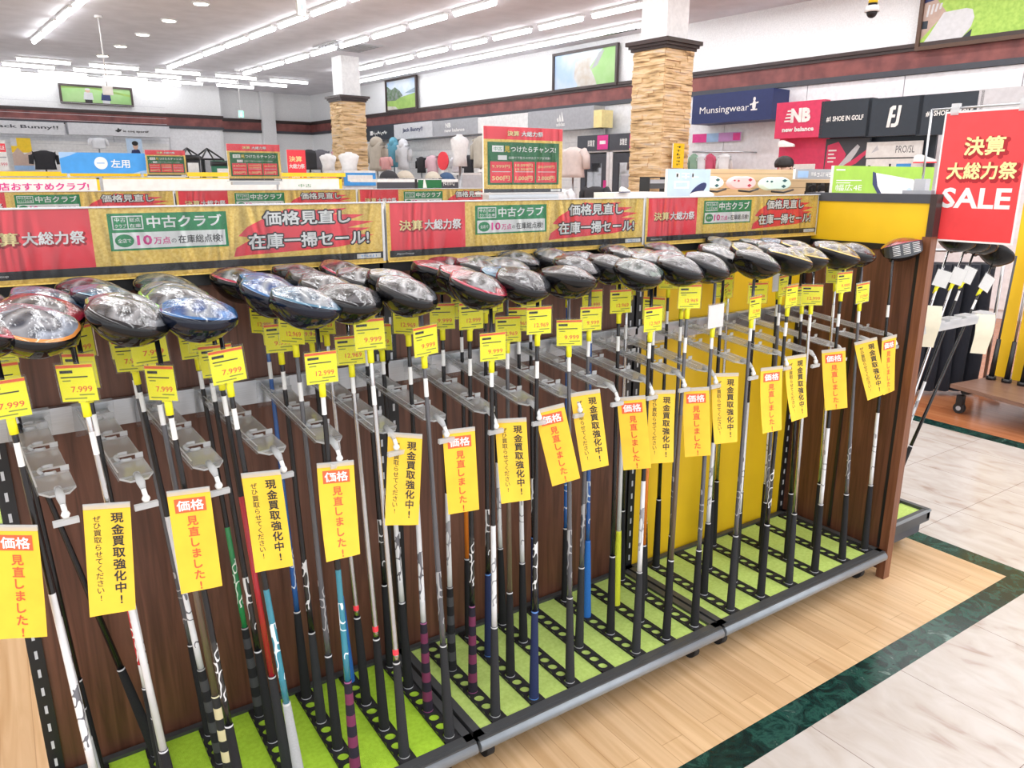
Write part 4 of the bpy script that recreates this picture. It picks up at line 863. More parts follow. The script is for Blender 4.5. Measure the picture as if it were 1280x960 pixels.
for k, (px, py, dx, dy, hd, sh) in enumerate(((.19, .195, .29, -.03, 'silver', 'steel'), (.262, .205, .32, -.05, 'gold tipped', 'steel'), (.315, .215, .37, -.05, 'black and silver', 'white over black'), (.345, .205, .52, -.04, 'silver', 'black'))):
    c = club((px, py, EZ), dx, dy, math.radians(172-6*k), hd, sh, 'black', f'slanting driver with {hd} head on the end rack, {NTH[k]} from the brown divider', 'drivers on the end rack')
    c2 = price_card(c, .955+.012*k, math.radians(-28+4*k), 0, f'cream price card below the red SALE sheet, {NTH[k]} from the brown divider', 'cream cards on the end rack', 'cream')
for k, (cx, cy_, yy, L_) in enumerate(((1164, 381, .13, .165), (1231, 392, .12, .17))):
    p = at(cx, cy_, YA, yy); b = MB(); b.frame(p, RIGHT, Z); n = 8; g = []
    for r in range(n+1): g.append([b.p(-.040+.010*k*(r/n), -L_*r/n, .012*math.sin(r*.5)), b.p(.038-.004*(r/n), -L_*r/n-.004, .008+.012*math.sin(r*.5+.3))])
    for r in range(n): b.face((g[r][0], g[r+1][0], g[r+1][1], g[r][1]), SLIP, True)
    b.build('paper_slip', None, f'long cream paper slip hanging from the white holder arm, {"at its outer end" if k else "beside the brown divider"}', 'paper slip', 'cream paper slips')
# ------------------------------------------------------------------ dark clothes stand and the rolling rack at the right edge
t = thing('trouser_stand', (2.65, 1.75, 0), 'stand of dark navy trousers hanging in a row behind the end rack', 'clothes stand')
NV = pm('navy_cloth', (.008, .010, .018), .9, bump=.3, scale=30)

P0 = at(1100, 494, Z, .02)+Vector((.08, .1, 0))
for k in range(7):
    c = P0+RIGHT*(.05+.10*k); b = MB(); b.frame(c, RIGHT, RIGHT.cross(Z)*-1)
    g = []
    for r in range(9):
        z = .02+.11*r; wv = .006*math.sin(r*.8+k*2)
        g.append([b.p(.060*math.cos(q)+wv, .10*math.sin(q), z) for q in (2*math.pi*i/12 for i in range(12))])
    for r in range(8):
        for i in range(12): b.face((g[r][i], g[r][(i+1) % 12], g[r+1][(i+1) % 12], g[r+1][i]), NV, True)
    b.face(g[-1], NV); b.build('trousers', t)
q0, q1 = P0-RIGHT*.05, P0+RIGHT*.78
b = MB(); b.tube([q0+Z*.99, q1+Z*.99], .012, METAL, 8); b.build('rail', t)
for c in (q0, q1):
    b = MB(); b.tube([c, c+Z*1.0], .012, METAL, 8); b.frame(c, RIGHT, RIGHT.cross(Z)*-1); b.box(-.02, -.18, 0, .02, .18, .025, BLACK); b.build('post', t)
t = thing('rolling_rack', (2.8, .6, 0), 'low rolling rack with brown wooden platform and yellow boards at the right edge', 'rolling rack')
b = MB(); b.slab([(2.40, .99), (2.26, .35), (3.3, .1), (3.5, .85)][::-1], PLAT, .165, .19); b.build('platform', t)
b = MB(); b.tube([(2.46, .93, .14), (3.3, .72, .14)], .022, BLACK, 6); b.tube([(2.34, .42, .14), (3.2, .2, .14)], .022, BLACK, 6); b.build('base_frame', t)
for x, y in ((2.44, .93), (2.34, .42), (3.3, .72)):
    b = MB(); b.frame((x, y, 0)); b.tube([(-.014, 0, .035), (.014, 0, .035)], .035, RUBBER, 16); b.box(-.02, -.02, .055, .02, .02, .12, BLACK); b.tube([(-.016, 0, .035), (.016, 0, .035)], .016, GREY, 10); b.build('castor', t)
for k in range(4):
    b = MB(); u = k*.115; x, y = 2.86-.02*k+.02, .90-u; b.frame((x, y, .19), (0.18, -.98, 0), Z); b.box(-.038, 0, 0, .038, 1.22, .012, YPANEL); b.build('yellow_board', t)
b = MB(); b.frame((2.80, .42, .19), (0.18, -.98, 0), Z); b.box(-.06, 0, 0, .3, 1.3, .012, YPANEL); b.build('yellow_board', t)
for k in range(4):
    x, y = 2.74, .90-k*.095
    b = MB(); b.tube([(x, y, .19), (x, y, .215)], .03, BLACK, 12); b.tube([(x, y, .21), (x+.02, y, .46)], [.018, .014], BLACK, 8); b.tube([(x+.02, y, .46), (x+.06, y, 1.0)], .007, METAL if k % 2 else CHAR, 8); b.build('stem', t)
b = MB(); b.tube([(2.58, .48, .19), (2.58, .48, .46)], .022, METAL, 10); b.tube([(2.58, .48, .19), (2.58, .48, .20)], .06, BLACK, 12); b.build('grey_post', t)
# ------------------------------------------------------------------ wall pictures
def picture(fr, w, h, label, draw, frm=MOULD):
    o, ex, ey = fr; t = thing('wall_picture', o+ex*(w/2), label, 'picture')
    b = MB(); b.frame(o, ex, ey)
    for q in ((0, 0, w, .04), (0, h-.04, w, h), (0, .04, .04, h-.04), (w-.04, .04, w, h-.04)): b.box(q[0], q[1], 0, q[2], q[3], .05, frm)
    b.build('picture_frame', t); b = MB(); b.frame(o, ex, ey); b.box(.03, .03, .0, w-.03, h-.03, .02, WHT); draw(b, w, h); b.build('print', t)
GR1 = pm('fairway_print', (.33, .50, .12), .6, c2=(.24, .40, .09), scale=6); GR2 = pm('tree_print', (.08, .15, .06), .6, c2=(.2, .22, .22), scale=14); SKYW = pm('sky_white_print', (.38, .52, .72), .5, c2=(.62, .68, .74), scale=2.5); SNOW = pm('path_print', (.60, .60, .58), .6, c2=(.50, .44, .37), scale=8); PGR = pm('bright_green_print', (.30, .54, .20), .6, c2=(.40, .60, .28), scale=3)
def d(b, w, h):
    b.rect(.03, .03, w-.03, h-.03, SKYW, .021); b.poly([(.03, .03), (w-.03, .03), (w-.03, h*.5), (w*.5, h*.42), (.03, h*.4)], GR1, .0215)
    b.poly([(.03, h*.36), (w*.3, h*.33), (w*.55, h*.46), (w*.45, h*.62), (w*.3, h*.75), (w*.18, h*.68), (.03, h*.82)], GR2, .022); b.poly([(w*.6, h*.52), (w-.03, h*.5), (w-.03, h*.66), (w*.8, h*.6)], pm('hill_print', (.25, .33, .42), .6), .0218); b.poly([(.03, .03), (w*.4, .03), (w*.3, h*.15), (.03, h*.2)], SNOW, .022)
f, w_, h_ = on_right(483, 101, 523, 136, 6.55); picture((f[0], f[1], f[2]), w_, h_, 'small framed golf course landscape high on the right wall by the far pillar', d)
def d(b, w, h):
    b.rect(.03, .03, w-.03, h-.03, SKYW, .021); b.poly([(w*.38, .03), (w-.03, .03), (w-.03, h-.04), (w*.78, h-.04), (w*.62, h*.6)], PGR, .0215)
    b.poly([(w*.36, h*.7), (w*.62, h*.78), (w*.58, h*.55), (w*.66, h*.25), (w*.70, .03), (w*.42, .03), (w*.34, h*.3)], SNOW, .022); b.poly([(w*.6, h*.45), (w*.72, h*.85), (w*.80, h*.9), (w*.7, h*.55)], GREY, .0225)
f, w_, h_ = on_right(693, 68, 773, 106, 6.55); picture(f, w_, h_, 'large framed green and white course picture left of the near stone pillar', d)
SHOE = pm('shoe_print', (.64, .64, .66), .5)
def d(b, w, h):
    b.rect(.03, .03, w-.03, h-.03, pm('lawn_print', (.42, .62, .12), .6, c2=(.30, .50, .08), scale=25), .021)
    b.poly([(.03, h*.10), (w*.10, h*.22), (w*.20, h*.36), (w*.11, h*.52), (w*.12, h-.04), (.03, h-.04)], pm('leg_print', (.50, .36, .30), .5), .0215)
    b.poly([(.03, h*.48), (w*.10, h*.50), (w*.12, h-.04), (.03, h-.04)], NAVY, .0218); b.rect(.03, h*.22, w*.07, h*.30, SLATE, .0218)
    b.poly([(.04, .03), (w*.27, .03), (w*.34, h*.09), (w*.39, h*.18), (w*.405, h*.27), (w*.385, h*.35), (w*.34, h*.37), (w*.24, h*.365), (w*.18, h*.36), (w*.09, h*.15)], SHOE, .022)
    b.poly([(w*.27, .03), (w*.39, .03), (w*.40, h*.16), (w*.34, h*.09)], SLATE, .0219)
    for k in range(4): b.poly([(w*(.05+.03*k), h*(.34+.02*k)), (w*(.065+.03*k), h*(.34+.02*k)), (w*(.075+.03*k), h*(.46)), (w*(.06+.03*k), h*(.46))], SHOE, .0222)
f, w_, h_ = on_right(1161, -60, 1330, 42, 6.55); picture(f, w_, h_, 'big framed picture of a white shoe on grass at the top right corner', d, MATS.get('frame_brown') or pm('frame_brown', (.10, .05, .03), .4))
def d(b, w, h):
    b.rect(.03, .03, w-.03, h-.03, PGR, .021); b.poly([(.03, h*.78), (w*.4, h*.85), (w-.03, h*.5), (w-.03, h*.62), (w*.5, h-.05), (.03, h-.05)], GR1, .0215)
    for cx, m1, m2 in ((.38, LGREY, BLK), (.62, NAVY, LGREY)):
        b.rect(w*(cx-.05), .04, w*(cx+.05), h*.3, m2, .022); b.poly([(w*(cx-.07), h*.26), (w*(cx+.07), h*.26), (w*(cx+.06), h*.62), (w*(cx-.05), h*.64)], m1, .0224); b.ell(w*cx, h*.72, w*.035, h*.1, SKIN, .0226); b.ell(w*cx, h*.79, w*.036, h*.05, m1, .0228)
f, w_, h_ = on_back(72, 104, 167, 134, VW-.05); picture(f, w_, h_, 'framed picture of two golfers on green grass high on the back wall', d)
# ------------------------------------------------------------------ brand fascias
def fascia(fr, w, h, label, m, draw=None, depth=.25, slope=0):
    o, ex, ey = fr; n = ex.cross(ey); t = thing('brand_sign', o+ex*(w/2)-n*(depth/2), label, 'brand sign')
    b = MB(); b.frame(o, ex, ey); b.box(.004, 0, -depth, w-.004, h, 0, m); b.build('sign_board', t)
    if draw: b = MB(); b.frame(o, ex, ey); draw(b, w, h); b.build('raised_lettering', t)
    return t
def lab(s, x, y, ww, hh, m=WHT, bo=.02): return lambda b, w, h: b.text(s, w*x, h*y, w*ww, h*hh, m, .004, bo)
def rs(x0, y0, x1, y1, u, label, m, draw=None, depth=.25): f, w, h = on_right(x0, y0, x1, y1, u); return fascia(f, w, h, label, m, draw, depth)
def bs(x0, y0, x1, y1, v, label, m, draw=None, depth=.25): f, w, h = on_back(x0, y0, x1, y1, v); return fascia(f, w, h, label, m, draw, depth)
rs(450, 159, 492, 174, 6.2, 'black brand sign with white script, next to the far stone pillar', SLATE, lambda b, w, h: (b.tube([(w*(.36+.46*q/24), h*(.46+.10*math.sin(q*1.9)+.05*math.sin(q*.7)), .006) for q in range(25)], .011, WHT, 6), b.rect(w*.32, h*.36, w*.40, h*.64, WHT, .006)))
rs(492, 156, 541, 171, 6.2, 'pale Jack Bunny!! brand sign on the right wall', LGREY, lab('Jack Bunny!!', .5, .55, .52, .34, NAVY))
def nb(b, w, h, word=True, m=WHT):
    s = h*.46; cx, cy = w*.5, h*.62
    b.text('NB', cx+s*.12, cy, s*1.35, s*.85, m, .006, .06)
    for k in range(4): b.poly([(cx-s*1.0+k*s*.06, cy-s*.36+k*s*.2), (cx-s*.45, cy-s*.36+k*s*.2), (cx-s*.42, cy-s*.27+k*s*.2), (cx-s*.97+k*s*.06, cy-s*.27+k*s*.2)], m, .006)
    if word: b.text('new balance', cx, h*.24, w*.66, h*.13, m, .006, .04)
rs(541, 152, 597, 167, 6.2, 'grey new balance brand sign with white letters on the right wall', GREY, lambda b, w, h: (b.text('NB', w*.36, h*.66, w*.12, h*.3, WHT, .004, .04), b.text('new balance', w*.5, h*.34, w*.45, h*.22, WHT, .004, .03)))
rs(597, 147, 660, 162, 6.2, 'plain white brand sign between the two grey ones, behind the price sign', WHITE)
def ad(b, w, h):
    cx, cy, s = w*.52, h*.40, h*.5
    for k, hh in enumerate((.42, .72, 1.0)):
        x = cx-s*.5+k*s*.33; b.poly([(x-s*.02, cy), (x+s*.27, cy), (x+s*.27-s*.13, cy+hh*s*.35+s*.0), (x-s*.0, cy+hh*s*.28)] if False else [(x, cy), (x+s*.28, cy), (x+s*.28, cy+s*hh*.10+.001), (x+s*.28-s*.28*(.4+.3*k), cy+s*hh*.95), (x-s*.04, cy+s*hh*.62)], WHT, .004)
    b.text('adidas', cx, h*.28, s*1.2, h*.18, WHT, .004, .03)
rs(660, 140, 742, 160, 6.2, 'grey adidas brand sign with a white triangular stripe mark', GREY, ad)
rs(742, 138, 752, 159, 6.2, 'narrow beige end board beside the grey striped brand sign', CREAM)
def mun(b, w, h):
    b.text('Munsingwear', w*.42, h*.42, w*.62, h*.30, WHT, .006, 0)
    cx = w*.79; b.ell(cx, h*.5, w*.022, h*.16, WHT, .006, 14); b.ell(cx, h*.70, w*.016, h*.07, WHT, .006, 12); b.poly([(cx-w*.05, h*.5), (cx+w*.05, h*.56), (cx+w*.05, h*.61), (cx-w*.05, h*.55)], WHT, .0062); b.rect(cx-w*.035, h*.33, cx+w*.04, h*.38, WHT, .006)
rs(866, 120, 964, 149, 6.2, 'dark navy Munsingwear brand sign with a white bird, right of the near pillar', NAVY, mun, .38)
rs(971, 129, 1027, 171, 5.6, 'crimson new balance brand sign with slanting white letters', pm('crimson_print', (.72, .045, .13), .45), nb, .12)
rs(1027, 127, 1086, 170, 5.6, 'dark slate sign reading #1 SHOE IN GOLF, next to the crimson sign', SLATE, lab('#1 SHOE IN GOLF', .5, .50, .72, .15, WHT, .03), .12)
def fj(b, w, h):
    x, y, s = w*.5, h*.5, h*.28
    b.poly([(x-s*.62, y-s), (x-s*.30, y-s), (x-s*.20, y-s*.1), (x+s*.12, y-s*.1), (x+s*.15, y+s*.18), (x-s*.17, y+s*.18), (x-s*.12, y+s*.62), (x+s*.12, y+s*.62), (x+s*.12, y+s), (x-s*.20, y+s), (x-s*.45, y+s*.8)], WHT, .004)
    b.poly([(x-s*.18, y-s), (x+s*.25, y-s), (x+s*.5, y-s*.8), (x+s*.56, y-s*.5), (x+s*.66, y+s), (x+s*.36, y+s), (x+s*.27, y-s*.5), (x+s*.16, y-s*.66), (x-s*.16, y-s*.66)], WHT, .004)
rs(1086, 124, 1150, 168, 5.6, 'dark slate sign with a white FJ monogram', SLATE, fj, .12)
rs(1150, 119, 1224, 166, 5.6, 'dark slate sign partly hidden by the red SALE sheet', SLATE, lab('#1 SHOE IN GOLF', .5, .52, .72, .14, WHT, .03), .12)
rs(1224, 112, 1330, 164, 5.6, 'pale grey sign board above the red SALE sheet', LGREY, None, .12)
bs(-30, 149, 82, 169, 17.7, 'white Jack Bunny!! brand sign on the back wall', pm('pale_sign', (.66, .67, .70), .5), lab('Jack Bunny!!', .55, .55, .75, .34, CHAR, .02))
def lc(b, w, h):
    b.text('le coq sportif', w*.65, h*.42, w*.26, h*.24, BLK, .004, .03); b.poly([(w*.44, h*.45), (w*.47, h*.3), (w*.50, h*.42), (w*.51, h*.62), (w*.49, h*.58), (w*.475, h*.72), (w*.465, h*.55)], BLK, .004)
bs(84, 153, 213, 172, 17.7, 'white le coq sportif brand sign on the back wall', pm('pale_sign', (.66, .67, .70), .5), lc)
# ------------------------------------------------------------------ shop fittings along the right wall
def fitting(x0, x1, x2, label):
    f, w, h = on_right(x0, 169, x1, 248, 6.15); h = 2.14; f = (Vector((f[0].x, f[0].y, 0)), f[1], f[2]); t = thing('fitting_room', f[0]+f[1]*(w/2), label, 'fitting room')
    b = MB(); b.frame(*f); b.box(0, 0, -.9, .06, 1.9, 0, WHITE); b.box(w-.06, 0, -.9, w, 1.9, 0, WHITE); b.box(0, 1.88, -.9, w, 1.9, 0, WHITE); b.build('cabin', t)
    b = MB(); b.frame(*f); b.box(0, 1.9, -.9, w, h, .02, CHAR); b.text('試着室', w*.45, 2.02, w*.22, .10, WHT, .021, .02); b.rect(w*.64, 1.92, w*.97, h-.01, PINKP, .021); b.rect(w*.72, 2.0, w*.9, 2.05, WHT, .022); b.build('header', t)
    d_ = MB(); d_.frame(*f)
    for q in ((.06, 0, .17, 1.86), (w-.17, 0, w-.06, 1.86), (.17, 1.72, w-.17, 1.86), (.17, 0, w-.17, .12)): d_.box(q[0], q[1], -.05, q[2], q[3], -.01, CHAR)
    do = d_.build('door', t); b = MB(); b.frame(*f); b.box(.17, .12, -.04, w-.17, 1.72, -.03, MATS.get('mirror') or pm('mirror', (.8, .82, .85), .04, 1)); b.build('mirror_pane', do)
    b = MB(); b.frame(*f); b.rect(w*.84, 1.22, w*.93, 1.46, PINKP, .004); b.build('notice', t)
fitting(723, 760, 0, 'fitting room with dark header and mirror door, left of the near stone pillar'); fitting(763, 800, 0, 'fitting room partly hidden behind the near stone pillar')
def shelf_board(x0, y0, x1, y1, u, label, m, draw=None, cat='display board', name='display_board', th=.04): f, w, h = on_right(x0, y0, x1, y1, u); return sign_board(f, w, h, name, label, cat, m, draw, th=th, edge=m)
CRP = MATS['crimson_print']
shelf_board(975, 174, 1028, 240, 5.75, 'crimson shoe wall board under the crimson sign', CRP, lambda b, w, h: b.rect(w*.28, h*.2, w*.8, h*.52, WHT, .001))
def d(b, w, h):
    b.rect(0, 0, w, h, CHAR, .001); b.poly([(w*.02, 0), (w*.4, 0), (w*.5, h*.5), (w*.3, h*.9), (w*.05, h*.8)], CRP, .0014)
    b.poly([(w*.34, h*.12), (w*.62, h*.62), (w*.74, h*.80), (w*.80, h*.72), (w*.72, h*.5), (w*.62, h*.28), (w*.44, h*.10)], LGREY, .0018); b.poly([(w*.4, h*.08), (w*.7, h*.35), (w*.95, h*.62), (w*.97, h*.5), (w*.75, h*.2), (w*.5, h*.04)], CRP, .002)
    for k in range(4): b.rect(w*.08, h*(.24+.12*k), w*(.22+.05*(k % 2)), h*(.29+.12*k), WHT, .0022)
shelf_board(1033, 174, 1083, 212, 5.75, 'dark poster of a crimson golf shoe under the slate sign', CHAR, d, 'poster', 'poster_board')
shelf_board(1030, 172, 1160, 250, 5.85, 'dark slate shoe wall behind the shoe posters', SLATE)
shelf_board(1084, 178, 1150, 196, 5.72, 'white PRO/SL shelf sign under the FJ sign', WHT, lambda b, w, h: (b.text('PRO/SL', w*.72, h*.5, w*.34, h*.45, CHAR, .001), b.poly([(w*.1, h*.3), (w*.2, h*.8), (w*.24, h*.5)], LGREY, .001)), 'shelf sign', 'shelf_sign')
shelf_board(1083, 199, 1146, 214, 5.72, 'white shoe shelf with a blue label under the PRO/SL sign', WHT, lambda b, w, h: (b.rect(w*.6, h*.1, w*.88, h*.6, BLUEP, .001), b.rect(w*.05, h*.1, w*.1, h*.5, BLK, .001), b.rect(w*.46, h*.1, w*.5, h*.6, BLK, .001)), 'shelf', 'shoe_shelf', .2)
def shoe(p, ex, L, m, label, group=None, m2=None):
    t = thing('golf_shoe', p, label, 'shoe', group); ey = Z.cross(ex); b = MB(); b.frame(p, ex, ey); n = 10; rings = []
    for k in range(n+1):
        q = k/n; x = L*(q-.5); hw = L*.16*(math.sin(math.pi*(.12+.8*q))**.6); hh = L*(.34-.24*max(0, (q-.35)/.65)**.8) if q > .08 else L*.28
        rings.append([b.p(x, hw*math.cos(a), .02*L+max(0, hh*math.sin(a))) for a in (math.pi*i/8 for i in range(9))])
    for k in range(n):
        for i in range(8): b.face((rings[k][i], rings[k+1][i], rings[k+1][i+1], rings[k][i+1]), m, True)
    b.face(rings[0][::-1], m); b.face(rings[n], m); b.build('upper', t)
    b = MB(); b.frame(p, ex, ey); b.slab([(L*(q/10-.5), -L*.17*(math.sin(math.pi*(.1+.82*q/10))**.6)) for q in range(11)]+[(L*(q/10-.5), L*.17*(math.sin(math.pi*(.1+.82*q/10))**.6)) for q in range(10, -1, -1)], m2 or WHT, -.03*L, .03*L); b.build('sole', t)
p = at(983, 183, US, 5.62); shoe(p, -VS, .2, WHT, 'white shoe displayed on the crimson shoe wall')
p = at(1156, 203, US, 5.6); shoe(p, -VS, .22, WHT, 'white golf shoe on the shelf beside the pole of the red SALE sheet', None, RED)
p = at(781, 240, VS, 2.6); shoe(p, US, .10, WHT, 'white sneaker on the low shelf before the near stone pillar', None, NAVY)
f, w_, h_ = on_back(768, 243, 830, 262, 2.62); f = (Vector((f[0].x, f[0].y, 0)), f[1], f[2]); h_ = p.z-.004
sign_board(f, w_, h_, 'shoe_shelf', 'pale shelf end carrying the white sneaker, before the near stone pillar', 'shelf', WHITE, None, th=.2)
f, w_, h_ = on_back(812, 221, 836, 262, 2.9); t = thing('wire_shelf', f[0]+f[1]*(w_/2), 'small black shelf frame with shoes before the near stone pillar', 'shelf')
zt = f[0].z+h_; f = (Vector((f[0].x, f[0].y, 0)), f[1], f[2]); h_ = zt
b = MB(); b.frame(*f)
for q in ((0, 0, .008, h_), (w_-.008, 0, w_, h_), (0, h_-.008, w_, h_)): b.box(q[0], q[1], -.1, q[2], q[3], 0, BLACK)
b.build('shelf_frame', t); b = MB(); b.frame(*f); b.box(.01, h_-.26, -.1, w_-.01, h_-.22, -.02, DECK); b.build('shelf', t); b = MB(); b.frame(*f); b.box(.01, h_-.09, -.1, w_-.01, h_-.05, -.02, DECK); b.build('shelf', t); b = MB(); b.frame(*f); b.box(.02, h_-.05, -.09, w_-.02, h_-.02, -.03, LGREY); b.build('shelf', t)
f, w_, h_ = on_back(842, 179, 854, 210, 4.5); sign_board(f, w_, h_, 'wall_notice', 'narrow yellow notice with black vertical lettering on the near stone pillar', 'notice', YEL, lambda b, w, h: [b.strokes(w*.28, h*(.80-.145*k), w*.72, h*(.90-.145*k), 1, BLK, .001, 20+k) for k in range(6)] and None)
# ------------------------------------------------------------------ clothes
def cloth(nm, c): return pm('cloth_'+nm, c, .85, bump=.3, scale=12)
def garment(p, ex, h, wd, m, label, group=None, hood=False, sleeve=1.0):
    t = thing('shirt', p, label, 'clothing', group); ey = Z.cross(ex); b = MB(); b.frame(p, ex, ey); n = 14; g = []
    prof = [(0, .46, .20), (.15, .44, .20), (.4, .42, .19), (.65, .46, .19), (.82, .5, .17), (.92, .40, .13), (.97, .2, .09), (1.0, .13, .08)]
    for q, hw, hd in prof: g.append([b.p(hw*wd*math.cos(a), hd*wd*math.sin(a), q*h) for a in (2*math.pi*i/n for i in range(n))])
    for r in range(len(prof)-1):
        for i in range(n): b.face((g[r][i], g[r][(i+1) % n], g[r+1][(i+1) % n], g[r+1][i]), m, True)
    b.face(g[0][::-1], m); b.face(g[-1], m)
    if hood: b.dome((0, 0, h*.93), wd*.26, wd*.22, h*.22, m, 12, 6, -.6)
    b.build('body', t)
    for s_ in (-1, 1):
        b = MB(); b.frame(p, ex, ey); b.tube([(s_*wd*.40, 0, h*.86), (s_*wd*.54, 0, h*.70), (s_*wd*(.58), 0, h*(.70-.42*sleeve))], [wd*.13, wd*.12, wd*.10], m, 8); b.build('sleeve', t)
    b = MB(); b.frame(p); b.tube([(0, 0, -p.z+.02), (0, 0, h*.3)], .014, METAL, 8); b.tube([(0, 0, -p.z), (0, 0, -p.z+.02)], .13, METAL, 14); b.build('stand', t)
    return t
def hang(x, y0, y1, u, wd, c, nm, label, group='clothes along the right wall', hood=False, side=True):
    a = at(x, y1, US if side else VS, u); q = at(x, y0, US if side else VS, u); garment(a, -VS if side else US, q.z-a.z, wd, cloth(nm, c), label, group, hood)
hang(422, 187, 214, 5.4, .42, (.72, .38, .42), 'pink', 'pink top on a stand in front of the far stone pillar')
hang(472, 176, 214, 5.4, .60, (.52, .46, .38), 'beige hooded', 'beige hooded jacket right of the far stone pillar', hood=True)
hang(449, 192, 214, 5.3, .5, (.78, .80, .84), 'white', 'white shirt low beside the beige hooded jacket')
hang(493, 176, 209, 5.9, .42, (.16, .44, .58), 'teal', 'teal jacket hanging under the pale brand sign', hood=True)
hang(505, 178, 212, 5.8, .42, (.80, .81, .84), 'white', 'white jacket hanging beside the teal jacket', hood=True)
hang(483, 196, 212, 5.2, .35, (.80, .42, .42), 'salmon', 'salmon pink shirt below the beige hooded jacket')
hang(527, 196, 216, 5.9, .30, (.03, .03, .035), 'black', 'black top hanging left of the pink ones')
hang(541, 194, 216, 5.9, .36, (.76, .52, .58), 'rose', 'pale rose top hanging left of the red round board')
hang(586, 194, 216, 5.9, .30, (.03, .035, .05), 'black', 'dark top hanging left of the tan jacket')
hang(572, 196, 216, 5.95, .34, (.82, .82, .85), 'white', 'white top hanging right of the red round board')
hang(601, 170, 210, 5.6, .42, (.55, .50, .42), 'tan', 'tan jacket beside the largest green price sign')
hang(716, 184, 222, 5.4, .5, (.78, .66, .62), 'blush', 'blush pink top hanging beside the mirror door')
hang(766-22, 233, 262, 3.0, .34, (.012, .012, .014), 'black', 'black polo shirt in front of the fitting room')
hang(700, 236, 262, 3.0, .34, (.82, .82, .84), 'white', 'white polo shirt beside the black polo shirt')
for k, (x, c, nm) in enumerate(((866, (.25, .40, .30), 'sage'), (876, (.80, .80, .82), 'white'), (886, (.62, .10, .18), 'crimson'), (904, (.84, .84, .85), 'bright white'))):
    hang(x, 192, 222, 6.28, .16 if k < 3 else .2, c, nm, f'{nm} shirt hanging under the navy brand sign')
hang(58, 188, 212, 17, .42, (.012, .012, .014), 'black', 'black jersey hanging under the back wall brand sign', 'clothes along the back wall', side=False)
hang(124, 172, 186, 17.2, .3, (.70, .70, .70), 'white', 'white top hanging under the le coq sportif sign', 'clothes along the back wall', side=False)
for k, (x, c, nm) in enumerate(((388, (.02, .02, .025), 'black'), (402, (.12, .12, .14), 'charcoal'))): hang(x, 187, 212, 12.5 if 0 else 11.0, .32, c, nm, f'{nm} top hanging left of the far stone pillar', 'clothes along the back wall', side=False)
f, w_, h_ = on_right(866, 168, 926, 176, 6.52); sign_board(f, w_, h_, 'shelf_strip', 'long pink and blue label strip on the wall under the navy brand sign', 'label strip', SKYP, lambda b, w, h: (b.rect(0, 0, w*.3, h, PINKP, .001), b.rect(w*.55, 0, w, h, pm('lilac_print', (.60, .30, .62), .5), .001), b.rect(w*.84, h*.1, w*.98, h*.9, PINKP, .0014)))
b = MB(); p0 = at(866, 190, US, 6.2); p1 = at(925, 190, US, 6.2); b.tube([p0, p1], .012, METAL, 8)
for p in (p0, p1): b.tube([p, p+US*.38], .01, METAL, 8)
b.build('clothes_rail', None, 'steel clothes rail on the wall under the navy brand sign', 'clothes rail')
a = at(555, 213, US, 5.6); t = thing('round_board', a, 'round red board standing among the clothes on the right', 'display board'); b = MB(); b.frame(a, -VS, Z); b.tube([(0, .17, 0), (0, .17, .03)], .165, RED, 24); b.build('disc', t); b = MB(); b.frame(a, -VS, Z); b.box(-.05, -a.z+.0, -.05, .05, .0, .03, WHITE); b.build('stand', t)
# caps and low tables in the middle of the store
def cap(x, y, v, s, c, nm, label):
    p = at(x, y, VS, v); t = thing('golf_hat', p, label, 'cap', 'caps on the low tables'); m = cloth(nm, c)
    b = MB(); b.frame(p); b.dome((0, 0, 0), s, s, s*.85, m, 14, 6); b.build('crown', t); b = MB(); b.frame(p); b.slab([(s*.95*math.cos(q), -s*.2-s*1.25*abs(math.sin(q))) for q in (math.pi*i/8 for i in range(9))], m, 0, .012); b.build('brim', t)
def low_table(x0, y0, x1, y1, v, m, label, draw=None):
    f, w, h = on_back(x0, y0, x1, y1, v); t = thing('low_table', Vector((0, 0, 0))+f[0]+f[1]*(w/2)-Z*f[0].z, label, 'table')
    b = MB(); b.frame(*f); b.box(0, h-.03, -.6, w, h, 0, WHITE); b.build('tabletop', t); b = MB(); b.frame(*f); b.box(0, 0, -.02, w, h-.03, .0, m); draw and draw(b, w, h); b.build('front_board', t)
    b = MB(); b.frame(f[0]-Z*f[0].z, f[1], f[2]); b.box(.03, 0, -.57, w-.03, f[0].z, -.03, WHITE); b.build('table_base', t)
low_table(430, 213, 470, 232, 8.6, BLUEP, 'low table with blue print front, left of the black cap', lambda b, w, h: b.rect(w*.1, h*.3, w*.9, h*.7, WHT, .002))
low_table(472, 224, 573, 240, 6.0, CHAR, 'low table with dark front board carrying caps', lambda b, w, h: (b.rect(w*.44, h*.25, w*.47, h, BLACK, .002), b.rect(w*.48, h*.3, w*.78, h*.95, DGREEN, .002), b.poly([(w*.54, h*.35), (w*.59, h*.35), (w*.57, h*.95), (w*.55, h*.95)], WHT, .003), b.strokes(w*.80, h*.5, w*.95, h*.85, 7, WHT, .002, 3)))
low_table(578, 216, 602, 236, 8.6, LGREY, 'low grey table beside the largest green price sign')
low_table(402, 216, 421, 232, 8.0, PINKP, 'low table with crimson SALE front, near the far stone pillar', lambda b, w, h: b.text('SALE', w*.35, h*.6, w*.4, h*.3, WHT, .002))
low_table(640, 211, 700, 236, 5.2, RED, 'low table with red pattern front right of the largest green price sign', lambda b, w, h: [b.rect(w*(.1+.18*k), h*.3, w*(.22+.18*k), h*.8, WHT, .002) for k in range(5)] and None)
